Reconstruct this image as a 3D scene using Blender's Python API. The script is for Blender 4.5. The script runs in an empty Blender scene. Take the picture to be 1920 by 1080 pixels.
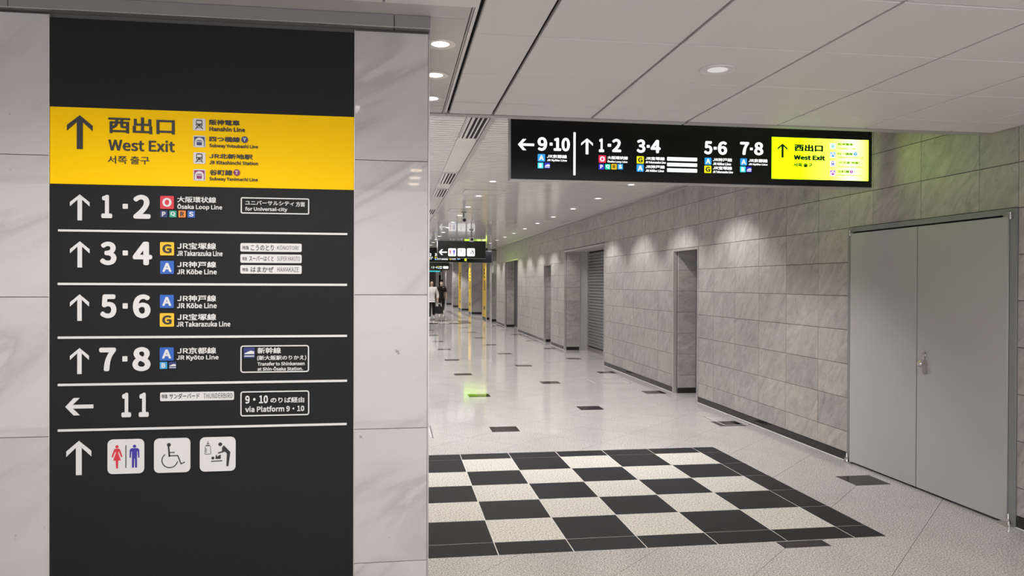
import bpy, math, os, random
from mathutils import Vector, Matrix

random.seed(7)
PI = math.pi
scene = bpy.context.scene
COL = scene.collection

# ------------------------------------------------------------------ camera
FOCAL_PX, YAW, PITCH, ROLL, EYE = 1458.7, 0.150579, -0.005756, 0.003691, 1.6
cam_data = bpy.data.cameras.new('camera')
cam_data.sensor_width = 36.0
cam_data.lens = FOCAL_PX / 1920 * 36.0
cam_data.clip_start, cam_data.clip_end = 0.05, 200
cam = bpy.data.objects.new('camera', cam_data)
COL.objects.link(cam)
fwd = Vector((math.sin(YAW) * math.cos(PITCH), math.cos(YAW) * math.cos(PITCH), math.sin(PITCH)))
rgt = Vector((math.cos(YAW), -math.sin(YAW), 0))
upv = rgt.cross(fwd)
r2 = rgt * math.cos(ROLL) + upv * math.sin(ROLL)
u2 = upv * math.cos(ROLL) - rgt * math.sin(ROLL)
cam.matrix_world = Matrix(((r2.x, u2.x, -fwd.x, 0), (r2.y, u2.y, -fwd.y, 0), (r2.z, u2.z, -fwd.z, EYE), (0, 0, 0, 1)))
scene.camera = cam

# ------------------------------------------------------------------ world, exposure
world = bpy.data.worlds.new('station_hall')
scene.world = world
world.use_nodes = True
world.node_tree.nodes['Background'].inputs[0].default_value = (0.93, 0.94, 1.0, 1)
world.node_tree.nodes['Background'].inputs[1].default_value = 2.45
vs = scene.view_settings
scene.display_settings.display_device = 'sRGB'
vs.view_transform = 'Standard'
vs.look = 'None'
vs.gamma = 1.0
vs.use_curve_mapping = False
vs.exposure = 0.0
scene.cycles.use_denoising = True
scene.cycles.max_bounces = 8
scene.cycles.diffuse_bounces = 5
scene.cycles.glossy_bounces = 4
scene.cycles.sample_clamp_indirect = 6.0

LAMP_WATTS = 150.0          # each lamp of the corridor ceiling
WARM_WATTS = 45.0          # each warm lamp of the strip by the pillar
NEAR_WATTS = 88.0

def spot_lamp(x, y, z, watts, color=(1, 0.97, 0.945), angle=112, blend=0.45, radius=0.05):
    d = bpy.data.lights.new('downlight_lamp', 'SPOT')
    d.energy = watts
    d.color = color
    d.spot_size = math.radians(angle)
    d.spot_blend = blend
    d.shadow_soft_size = radius
    o = bpy.data.objects.new('downlight_lamp', d)
    o.location = (x, y, z)
    COL.objects.link(o)
    return o

# ------------------------------------------------------------------ materials
def new_mat(name):
    m = bpy.data.materials.new(name)
    m.use_nodes = True
    nt = m.node_tree
    return m, nt, nt.nodes['Principled BSDF']

def plain(name, rgb, rough=0.5, metal=0.0, emit=None, strength=0.0, coat=0.0, spec=0.5, var=0.0):
    m, nt, b = new_mat(name)
    b.inputs['Base Color'].default_value = (*rgb, 1)
    b.inputs['Roughness'].default_value = rough
    b.inputs['Metallic'].default_value = metal
    b.inputs['Coat Weight'].default_value = coat
    b.inputs['Specular IOR Level'].default_value = spec
    if emit:
        b.inputs['Emission Color'].default_value = (*emit, 1)
        b.inputs['Emission Strength'].default_value = strength
    if var:
        tc = nt.nodes.new('ShaderNodeTexCoord')
        no = nt.nodes.new('ShaderNodeTexNoise')
        no.inputs['Scale'].default_value = 3.0
        no.inputs['Detail'].default_value = 5
        mp = nt.nodes.new('ShaderNodeMapRange')
        mp.inputs['To Min'].default_value = 1 - var
        mp.inputs['To Max'].default_value = 1 + var
        mx = nt.nodes.new('ShaderNodeVectorMath')
        mx.operation = 'SCALE'
        mx.inputs[0].default_value = rgb
        nt.links.new(tc.outputs['Object'], no.inputs['Vector'])
        nt.links.new(no.outputs['Fac'], mp.inputs['Value'])
        nt.links.new(mp.outputs['Result'], mx.inputs['Scale'])
        nt.links.new(mx.outputs['Vector'], b.inputs['Base Color'])
    return m

def ramp(nt, stops):
    r = nt.nodes.new('ShaderNodeValToRGB')
    e = r.color_ramp.elements
    while len(e) < len(stops):
        e.new(0.5)
    for k, (p, c) in enumerate(stops):
        e[k].position = p
        e[k].color = (*c, 1)
    return r

def noise(nt, vec, scale, detail=4, rough=0.55, dist=0.0):
    n = nt.nodes.new('ShaderNodeTexNoise')
    n.inputs['Scale'].default_value = scale
    n.inputs['Detail'].default_value = detail
    n.inputs['Roughness'].default_value = rough
    n.inputs['Distortion'].default_value = dist
    nt.links.new(vec, n.inputs['Vector'])
    return n

def mix_rgb(nt, a, b, fac, mode='MIX'):
    m = nt.nodes.new('ShaderNodeMix')
    m.data_type = 'RGBA'
    m.blend_type = mode
    for sock, val in ((m.inputs['Factor'], fac), (m.inputs['A'], a), (m.inputs['B'], b)):
        if hasattr(val, 'links'):
            nt.links.new(val, sock)
        else:
            sock.default_value = val if not isinstance(val, tuple) else (*val, 1)
    return m.outputs['Result']

def coords(nt, random_offset=False, rot=(0, 0, 0), scl=(1, 1, 1)):
    tc = nt.nodes.new('ShaderNodeTexCoord')
    mp = nt.nodes.new('ShaderNodeMapping')
    mp.vector_type = 'TEXTURE'
    mp.inputs['Rotation'].default_value = rot
    mp.inputs['Scale'].default_value = tuple(1 / x for x in scl)
    if random_offset:
        oi = nt.nodes.new('ShaderNodeObjectInfo')
        mu = nt.nodes.new('ShaderNodeVectorMath')
        mu.operation = 'MULTIPLY_ADD'
        cb = nt.nodes.new('ShaderNodeCombineXYZ')
        for s, k in zip(cb.inputs, (37.0, 91.0, 53.0)):
            t = nt.nodes.new('ShaderNodeMath')
            t.operation = 'MULTIPLY'
            t.inputs[1].default_value = k
            nt.links.new(oi.outputs['Random'], t.inputs[0])
            nt.links.new(t.outputs[0], s)
        mu.inputs[1].default_value = (1, 1, 1)
        nt.links.new(tc.outputs['Object'], mu.inputs[0])
        nt.links.new(cb.outputs[0], mu.inputs[2])
        nt.links.new(mu.outputs[0], mp.inputs['Vector'])
        return mp.outputs[0], oi.outputs['Random']
    nt.links.new(tc.outputs['Object'], mp.inputs['Vector'])
    return mp.outputs[0], None

def bump(nt, b, height, strength, distance):
    bp = nt.nodes.new('ShaderNodeBump')
    bp.inputs['Strength'].default_value = strength
    bp.inputs['Distance'].default_value = distance
    nt.links.new(height, bp.inputs['Height'])
    nt.links.new(bp.outputs[0], b.inputs['Normal'])

def granite(name, dark, mid, light, scale, rough, cloud=0.06, bumpy=0.0, coat=0.0, spec=0.5):
    m, nt, b = new_mat(name)
    v, _ = coords(nt)
    n = noise(nt, v, scale, 3, 0.7)
    r = ramp(nt, [(0.37, dark), (0.46, mid), (0.54, mid), (0.62, light)])
    nt.links.new(n.outputs['Fac'], r.inputs[0])
    c = noise(nt, v, 1.7, 5, 0.6, 0.6)
    cr = ramp(nt, [(0.3, (1 - cloud,) * 3), (0.7, (1 + cloud * 0.3, 1 + cloud * 0.25, 1 + cloud * 0.2))])
    nt.links.new(c.outputs['Fac'], cr.inputs[0])
    nt.links.new(mix_rgb(nt, r.outputs[0], cr.outputs[0], 1.0, 'MULTIPLY'), b.inputs['Base Color'])
    b.inputs['Roughness'].default_value = rough
    b.inputs['Specular IOR Level'].default_value = spec
    b.inputs['Coat Weight'].default_value = coat
    b.inputs['Coat Roughness'].default_value = 0.04
    if bumpy:
        bump(nt, b, n.outputs['Fac'], bumpy, 0.002)
    return m

def slate(name, a, c2, warm, rough=0.5, streak=0.5):
    m, nt, b = new_mat(name)
    v, rnd = coords(nt, True, rot=(math.radians(-48), 0, 0), scl=(3.0, 2.8, 7.5))
    v2, _ = coords(nt, True)
    n1 = noise(nt, v, 1.0, 8, 0.64, 1.5)
    n2 = noise(nt, v2, 2.6, 6, 0.6, 0.5)
    r = ramp(nt, [(0.30, a), (0.66, c2)])
    nt.links.new(n1.outputs['Fac'], r.inputs[0])
    w = ramp(nt, [(0.52, (0, 0, 0)), (0.74, (0.75, 0.75, 0.75))])
    nt.links.new(n2.outputs['Fac'], w.inputs[0])
    tone = ramp(nt, [(0.0, (0.90, 0.895, 0.90)), (0.45, (1.0, 1.0, 1.0)), (1.0, (1.09, 1.07, 1.05))])
    nt.links.new(rnd, tone.inputs[0])
    base = mix_rgb(nt, r.outputs[0], warm, w.outputs[0])
    b.inputs['Roughness'].default_value = rough
    n3 = noise(nt, v, 5.0, 6, 0.72)
    fine = ramp(nt, [(0.34, (0.80, 0.80, 0.80)), (0.46, (1, 1, 1)), (0.60, (1, 1, 1)), (0.70, (1.16, 1.15, 1.14))])
    nt.links.new(n3.outputs['Fac'], fine.inputs[0])
    nt.links.new(mix_rgb(nt, mix_rgb(nt, base, tone.outputs[0], 1.0, 'MULTIPLY'), fine.outputs[0], 1.0, 'MULTIPLY'), b.inputs['Base Color'])
    ad = nt.nodes.new('ShaderNodeMath')
    ad.operation = 'MULTIPLY_ADD'
    ad.inputs[1].default_value = 0.45
    nt.links.new(n3.outputs['Fac'], ad.inputs[0])
    nt.links.new(n1.outputs['Fac'], ad.inputs[2])
    bump(nt, b, ad.outputs[0], streak, 0.012)
    return m

def marble(name, base, vein, rough=0.025, random_offset=True):
    m, nt, b = new_mat(name)
    v, rnd = coords(nt, random_offset, rot=(0, math.radians(-32), 0), scl=(0.8, 1.0, 2.8))
    n1 = noise(nt, v, 0.9, 6, 0.55, 1.0)
    r = ramp(nt, [(0.40, base), (0.53, tuple(x * 0.93 for x in base)), (0.60, vein), (0.64, tuple(x * 0.97 for x in base)), (1.0, tuple(x * 1.04 for x in base))])
    nt.links.new(n1.outputs['Fac'], r.inputs[0])
    v2, _ = coords(nt, random_offset)
    n2 = noise(nt, v2, 26, 3, 0.6)
    sp = ramp(nt, [(0.22, (0.55, 0.53, 0.5)), (0.27, (1, 1, 1))])
    nt.links.new(n2.outputs['Fac'], sp.inputs[0])
    nt.links.new(mix_rgb(nt, r.outputs[0], sp.outputs[0], 1.0, 'MULTIPLY'), b.inputs['Base Color'])
    b.inputs['Roughness'].default_value = rough
    b.inputs['Specular IOR Level'].default_value = 0.35
    return m

M = {}
M['granite'] = granite('polished_granite', (0.10, 0.095, 0.09), (0.47, 0.455, 0.445), (0.80, 0.78, 0.765), 115, 0.09, 0.10)
M['granite_coarse'] = granite('coarse_granite', (0.12, 0.11, 0.10), (0.60, 0.565, 0.525), (0.88, 0.84, 0.80), 85, 0.35, 0.04, 0.4)
M['basalt'] = granite('dark_basalt', (0.009, 0.009, 0.012), (0.014, 0.014, 0.018), (0.021, 0.021, 0.025), 60, 0.42, 0.18, spec=0.13)
M['basalt_gloss'] = granite('polished_dark_stone', (0.008, 0.008, 0.008), (0.013, 0.012, 0.012), (0.022, 0.021, 0.020), 70, 0.06, 0.2, spec=0.14)
M['joint_metal'] = plain('pale_joint_strip', (0.72, 0.70, 0.67), 0.35)
M['grout'] = plain('grey_joint', (0.06, 0.057, 0.055), 0.8)
M['slate'] = slate('grey_slate', (0.30, 0.283, 0.27), (0.48, 0.458, 0.44), (0.47, 0.415, 0.365), 0.42, 0.75)
M['slate_joint'] = plain('slate_joint', (0.11, 0.10, 0.095), 0.8)
M['marble'] = marble('pale_grey_marble', (0.50, 0.477, 0.46), (0.39, 0.368, 0.355))
M['marble_dark'] = marble('grey_pier_marble', (0.40, 0.38, 0.365), (0.29, 0.27, 0.26), 0.25)
M['black_stone'] = plain('black_skirting_stone', (0.018, 0.017, 0.016), 0.08, var=0.2)
M['steel'] = plain('brushed_steel_trim', (0.42, 0.395, 0.37), 0.32, 0.85)
M['steel_bright'] = plain('pale_steel_trim', (0.62, 0.59, 0.56), 0.3, 0.6)
M['chrome'] = plain('chrome', (0.7, 0.68, 0.65), 0.12, 1.0)
M['door_grey'] = plain('grey_painted_steel_door', (0.45, 0.447, 0.43), 0.36, 0.0, var=0.02)
M['frame_grey'] = plain('grey_door_frame', (0.26, 0.27, 0.265), 0.4, 0.2)
M['panel_white'] = plain('white_ceiling_panel', (0.76, 0.72, 0.705), 0.42, 0.0, var=0.015)
M['strip_beige'] = plain('beige_lamp_strip_panel', (0.52, 0.50, 0.475), 0.4)
M['edge_grey'] = plain('grey_edge_trim', (0.40, 0.385, 0.375), 0.4)
M['slat_white'] = plain('glossy_white_slat', (0.70, 0.68, 0.66), 0.16, 0.0, coat=0.4, spec=0.8)
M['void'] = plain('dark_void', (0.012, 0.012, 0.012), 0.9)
M['slot_dark'] = plain('slat_gap', (0.20, 0.19, 0.18), 0.8)
M['header_grey'] = plain('grey_header_metal', (0.21, 0.20, 0.19), 0.4, 0.0)
M['board_black'] = plain('matt_black_board', (0.012, 0.012, 0.012), 0.45, spec=0.15, var=0.08)
M['paint_white'] = plain('white_raised_letter', (0.66, 0.65, 0.63), 0.45)
M['paint_black'] = plain('black_print', (0.012, 0.012, 0.012), 0.5)
M['paint_yellow'] = plain('yellow_board', (1.0, 0.60, 0.0), 0.45, spec=0.08)
M['lens_warm'] = plain('warm_lamp_lens', (1, 0.9, 0.8), 0.5, emit=(1.0, 0.80, 0.58), strength=15)
M['lens_white'] = plain('white_lamp_lens', (1, 1, 1), 0.5, emit=(1.0, 0.98, 0.96), strength=5)
M['lens_dim'] = plain('dim_lamp_lens', (0.8, 0.8, 0.8), 0.25, emit=(1.0, 1.0, 1.0), strength=0.35)
M['lamp_trim'] = plain('white_lamp_ring', (0.75, 0.73, 0.72), 0.35)
M['sign_black'] = plain('glossy_black_sign_face', (0.006, 0.006, 0.008), 0.16)
M['sign_body'] = plain('aluminium_sign_body', (0.52, 0.49, 0.47), 0.35, 0.6)
M['yellow_banner'] = plain('yellow_banner', (0.80, 0.52, 0.03), 0.35)
M['banner_white'] = plain('white_pier_edge', (0.75, 0.73, 0.70), 0.35)
M['far_grey'] = plain('far_grey_metal', (0.10, 0.097, 0.094), 0.5)
M['shutter'] = plain('grey_shutter_slat', (0.27, 0.27, 0.275), 0.38, 0.5)
M['skin'] = plain('skin', (0.52, 0.33, 0.24), 0.55)
M['cloth_white'] = plain('white_shirt_cloth', (0.68, 0.67, 0.66), 0.8)
M['cloth_black'] = plain('black_cloth', (0.010, 0.010, 0.012), 0.85)
M['hair'] = plain('dark_hair', (0.015, 0.012, 0.010), 0.6)
COLORS = {'white': (0.66, 0.65, 0.63), 'black': (0.012, 0.012, 0.012), 'navy': (0.012, 0.02, 0.13), 'blue': (0.012, 0.10, 0.45),
          'cyan': (0.02, 0.30, 0.62), 'red': (0.60, 0.02, 0.035), 'green': (0.01, 0.33, 0.20), 'orange': (0.85, 0.22, 0.01),
          'yellow': (0.85, 0.48, 0.004), 'magenta': (0.22, 0.005, 0.09), 'violet': (0.035, 0.02, 0.28), 'olive': (0.20, 0.42, 0.0),
          'grey': (0.25, 0.27, 0.28)}
LIT = {'white': (1, 1, 1), 'black': (0.0, 0.02, 0.0), 'navy': (0.03, 0.03, 0.55), 'blue': (0.02, 0.38, 1.0), 'cyan': (0.05, 0.85, 1.0),
       'red': (0.95, 0.02, 0.08), 'green': (0.0, 0.75, 0.45), 'orange': (1.0, 0.62, 0.0), 'yellow': (1.0, 0.88, 0.0),
       'magenta': (0.45, 0.0, 0.55), 'violet': (0.05, 0.03, 0.6), 'olive': (0.16, 0.42, 0.0), 'grey': (0.45, 0.62, 0.65)}
for k, v in COLORS.items():
    M['p_' + k] = plain(k + '_sign_paint', v, 0.45)
for k, v in LIT.items():
    M['e_' + k] = plain(k + '_lit_sign_film', (0.02, 0.02, 0.02), 0.4, emit=v, strength=1.25 if k == 'white' else 1.0)
M['e_black'] = plain('black_lit_sign_film', (0.004, 0.01, 0.0), 0.4)

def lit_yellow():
    # a backlit acrylic sheet; whiter glare towards the right is put into its emission
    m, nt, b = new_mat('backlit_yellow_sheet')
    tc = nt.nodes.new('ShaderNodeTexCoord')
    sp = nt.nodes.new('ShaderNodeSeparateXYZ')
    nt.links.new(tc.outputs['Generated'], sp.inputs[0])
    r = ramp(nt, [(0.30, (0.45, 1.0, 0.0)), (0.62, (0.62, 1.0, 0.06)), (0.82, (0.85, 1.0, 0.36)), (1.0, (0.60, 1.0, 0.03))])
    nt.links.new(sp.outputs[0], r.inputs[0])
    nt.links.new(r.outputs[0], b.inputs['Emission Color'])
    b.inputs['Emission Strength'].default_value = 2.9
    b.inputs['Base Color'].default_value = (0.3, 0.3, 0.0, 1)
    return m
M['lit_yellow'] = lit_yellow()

# ------------------------------------------------------------------ helpers
class MB:
    """collects shapes and links them as one mesh object"""
    def __init__(self):
        self.v, self.f = [], []

    def box(self, x0, y0, z0, x1, y1, z1):
        n = len(self.v)
        self.v += [(x0, y0, z0), (x1, y0, z0), (x1, y1, z0), (x0, y1, z0), (x0, y0, z1), (x1, y0, z1), (x1, y1, z1), (x0, y1, z1)]
        self.f += [tuple(n + i for i in q) for q in ((0, 3, 2, 1), (4, 5, 6, 7), (0, 1, 5, 4), (1, 2, 6, 5), (2, 3, 7, 6), (3, 0, 4, 7))]
        return self

    def prism(self, pts, a, b, axis='y'):
        """polygon pts (2-D) extruded from a to b along the axis; a is the side seen first"""
        n, k = len(self.v), len(pts)
        def P(p, t):
            return (p[0], t, p[1]) if axis == 'y' else ((p[0], p[1], t) if axis == 'z' else (t, p[0], p[1]))
        self.v += [P(p, a) for p in pts] + [P(p, b) for p in pts]
        self.f.append(tuple(range(n, n + k)))
        self.f.append(tuple(range(n + 2 * k - 1, n + k - 1, -1)))
        for i in range(k):
            j = (i + 1) % k
            self.f.append((n + j, n + i, n + k + i, n + k + j))
        return self

    def tile(self, w, h, t, ch=0.0025, axis='x'):
        """a stone tile lying in the YZ plane (axis x), XY plane (z) or XZ plane (y): chamfered front, at local origin corner"""
        o = [(0, 0), (w, 0), (w, h), (0, h)]
        i = [(ch, ch), (w - ch, ch), (w - ch, h - ch), (ch, h - ch)]
        n = len(self.v)
        def P(p, d):
            if axis == 'x':
                return (d, p[0], p[1])
            if axis == 'y':
                return (p[0], d, p[1])
            return (p[0], p[1], -d)
        self.v += [P(p, 0) for p in i] + [P(p, ch) for p in o] + [P(p, t) for p in o]
        self.f.append((n, n + 1, n + 2, n + 3))
        for a in (0, 4):
            for k in range(4):
                j = (k + 1) % 4
                self.f.append((n + a + k, n + a + 4 + k, n + a + 4 + j, n + a + j))
        return self

    def lathe(self, prof, cx, cy, cz, seg=28, axis='z'):
        """prof: (radius, height) pairs around the axis"""
        n = len(self.v)
        for r, h in prof:
            for k in range(seg):
                a = 2 * PI * k / seg
                c, s = r * math.cos(a), r * math.sin(a)
                self.v.append((cx + c, cy + s, cz + h) if axis == 'z' else ((cx + h, cy + c, cz + s) if axis == 'x' else (cx + c, cy + h, cz + s)))
        for i in range(len(prof) - 1):
            for k in range(seg):
                j = (k + 1) % seg
                self.f.append((n + i * seg + k, n + i * seg + j, n + (i + 1) * seg + j, n + (i + 1) * seg + k))
        self.f.append(tuple(n + k for k in range(seg))[::-1])
        m = n + (len(prof) - 1) * seg
        self.f.append(tuple(m + k for k in range(seg)))
        return self

    def bar(self, p, q, r, seg=8, r2=None):
        p, q = Vector(p), Vector(q)
        d = (q - p).normalized()
        a = d.cross(Vector((0, 0, 1)) if abs(d.z) < 0.9 else Vector((1, 0, 0))).normalized()
        b = d.cross(a)
        n = len(self.v)
        for c, rr in ((p, r), (q, r if r2 is None else r2)):
            for k in range(seg):
                t = 2 * PI * k / seg
                self.v.append(tuple(c + a * rr * math.cos(t) + b * rr * math.sin(t)))
        for k in range(seg):
            j = (k + 1) % seg
            self.f.append((n + k, n + j, n + seg + j, n + seg + k))
        self.f.append(tuple(n + k for k in range(seg))[::-1])
        self.f.append(tuple(n + seg + k for k in range(seg)))
        return self

    def mesh(self, name):
        me = bpy.data.meshes.new(name)
        me.from_pydata(self.v, [], self.f)
        me.validate()
        me.update()
        return me

    def build(self, name, mat, parent=None, loc=(0, 0, 0)):
        me = self.mesh(name)
        me.materials.append(M[mat] if isinstance(mat, str) else mat)
        return link(name, me, parent, loc)

def world_loc(o):
    p = Vector((0, 0, 0))
    while o is not None:
        p += o.location
        if o.parent is not None:
            p += o.matrix_parent_inverse.translation
        o = o.parent
    return p

def link(name, me, parent=None, loc=(0, 0, 0)):
    o = bpy.data.objects.new(name, me)
    COL.objects.link(o)
    if parent is not None:
        o.parent = parent
        o.matrix_parent_inverse = Matrix.Translation(-world_loc(parent))
    o.location = loc
    return o

def tag(o, label, cat, group=None, kind=None):
    o['label'] = label
    o['category'] = cat
    if group:
        o['group'] = group
    if kind:
        o['kind'] = kind
    return o

def thing(name, loc, label, cat, group=None, kind=None):
    o = bpy.data.objects.new(name, None)
    COL.objects.link(o)
    o.location = loc
    o.empty_display_size = 0.1
    return tag(o, label, cat, group, kind)

def copy_tree(o, offset, parent=None, skip=()):
    c = o.copy()
    COL.objects.link(c)
    if parent is not None:
        inv = o.matrix_parent_inverse.copy() if o.parent.parent is not None else Matrix.Translation(-parent.location)
        c.parent = parent
        c.matrix_parent_inverse = inv
        if o.parent.parent is None:
            c.location = o.location + Vector(offset)
    else:
        c.location = o.location + Vector(offset)
    for ch in [x for x in bpy.data.objects if x.parent is o]:
        copy_tree(ch, offset, c)
    return c

def rounded(x0, z0, x1, z1, r, seg=5):
    pts = []
    for cx, cz, a0 in ((x1 - r, z0 + r, -90), (x1 - r, z1 - r, 0), (x0 + r, z1 - r, 90), (x0 + r, z0 + r, 180)):
        for k in range(seg + 1):
            a = math.radians(a0 + 90 * k / seg)
            pts.append((cx + r * math.cos(a), cz + r * math.sin(a)))
    return pts

# ------------------------------------------------------------------ lettering and pictograms
FONT = None
try:                      # the typeface that comes with Blender itself; the built-in one serves if it is missing
    FONT = bpy.data.fonts.load(os.path.join(bpy.utils.system_resource('DATAFILES'), 'fonts', 'Noto Sans CJK Regular.woff2'))
except Exception:
    FONT = None
_TEXT = {}

def text_shape(s, weight):
    key = (s, weight)
    if key not in _TEXT:
        cu = bpy.data.curves.new('lettering', 'FONT')
        cu.body = s
        if FONT:
            cu.font = FONT
        cu.size = 1
        cu.offset = 0.0
        cu.extrude = 0.5
        cu.resolution_u = 2 if len(s) > 2 else 5
        o = bpy.data.objects.new('lettering', cu)
        COL.objects.link(o)
        me = bpy.data.meshes.new_from_object(o.evaluated_get(bpy.context.evaluated_depsgraph_get()))
        bpy.data.objects.remove(o)
        vs_ = [tuple(v.co) for v in me.vertices]
        fs = [tuple(p.vertices) for p in me.polygons]
        xs = [v[0] for v in vs_]
        ys = [v[1] for v in vs_]
        _TEXT[key] = (vs_, fs, min(xs), min(ys), max(xs), max(ys))
        bpy.data.meshes.remove(me)
    return _TEXT[key]

def lettering(s, weight, box, y, t, mat, parent):
    """letters of a text fitted to box (x0, z0, x1, z1), standing t proud of the plane y"""
    vs_, fs, ax, ay, bx, by = text_shape(s, weight)
    x0, z0, x1, z1 = box
    sx, sz = (x1 - x0) / (bx - ax), (z1 - z0) / (by - ay)
    # heavier weights are the same outline repeated a hair to each side
    d = (0.0, 0.006, 0.010, 0.015, 0.024)[weight] if max(s) < '\u3000' else (0.0, 0.004, 0.007, 0.014, 0.017)[weight]
    ax, ay, bx, by = ax - d, ay - d, bx + d, by + d
    sx, sz = (x1 - x0) / (bx - ax), (z1 - z0) / (by - ay)
    shifts = [(0, 0)] if weight == 0 else ([(-1, -1), (1, -1), (1, 1), (-1, 1)] if weight < 3 else [(math.cos(a * PI / 4), math.sin(a * PI / 4)) for a in range(8)])
    m = MB()
    for c, (u, w) in enumerate(shifts):
        n = len(m.v)
        m.v += [(x0 + (v[0] + u * d - ax) * sx, y - t - c * 0.00004 if v[2] > 0 else y, z0 + (v[1] + w * d - ay) * sz) for v in vs_]
        m.f += [tuple(i + n for i in f) for f in fs]
    return m.build('lettering', mat, parent)

def stroke(m, a, b, w, y0, y1, S):
    (ax, az), (bx, bz) = a, b
    dx, dz = bx - ax, bz - az
    L = math.hypot(dx, dz)
    nx, nz = -dz / L * w / 2, dx / L * w / 2
    m.prism([S(ax - nx, az - nz), S(bx - nx, bz - nz), S(bx + nx, bz + nz), S(ax + nx, az + nz)], y0, y1)

def disc(m, cx, cz, r, y0, y1, S, seg=18, rz=None):
    rz = rz or r
    m.prism([S(cx + r * math.cos(2 * PI * k / seg), cz + rz * math.sin(2 * PI * k / seg)) for k in range(seg)], y0, y1)

def arc(m, cx, cz, r, w, a0, a1, y0, y1, S, seg=18):
    pts = []
    for k in range(seg + 1):
        a = math.radians(a0 + (a1 - a0) * k / seg)
        pts.append((cx + (r + w / 2) * math.cos(a), cz + (r + w / 2) * math.sin(a)))
    for k in range(seg, -1, -1):
        a = math.radians(a0 + (a1 - a0) * k / seg)
        pts.append((cx + (r - w / 2) * math.cos(a), cz + (r - w / 2) * math.sin(a)))
    m.prism([S(*p) for p in pts], y0, y1)

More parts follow.
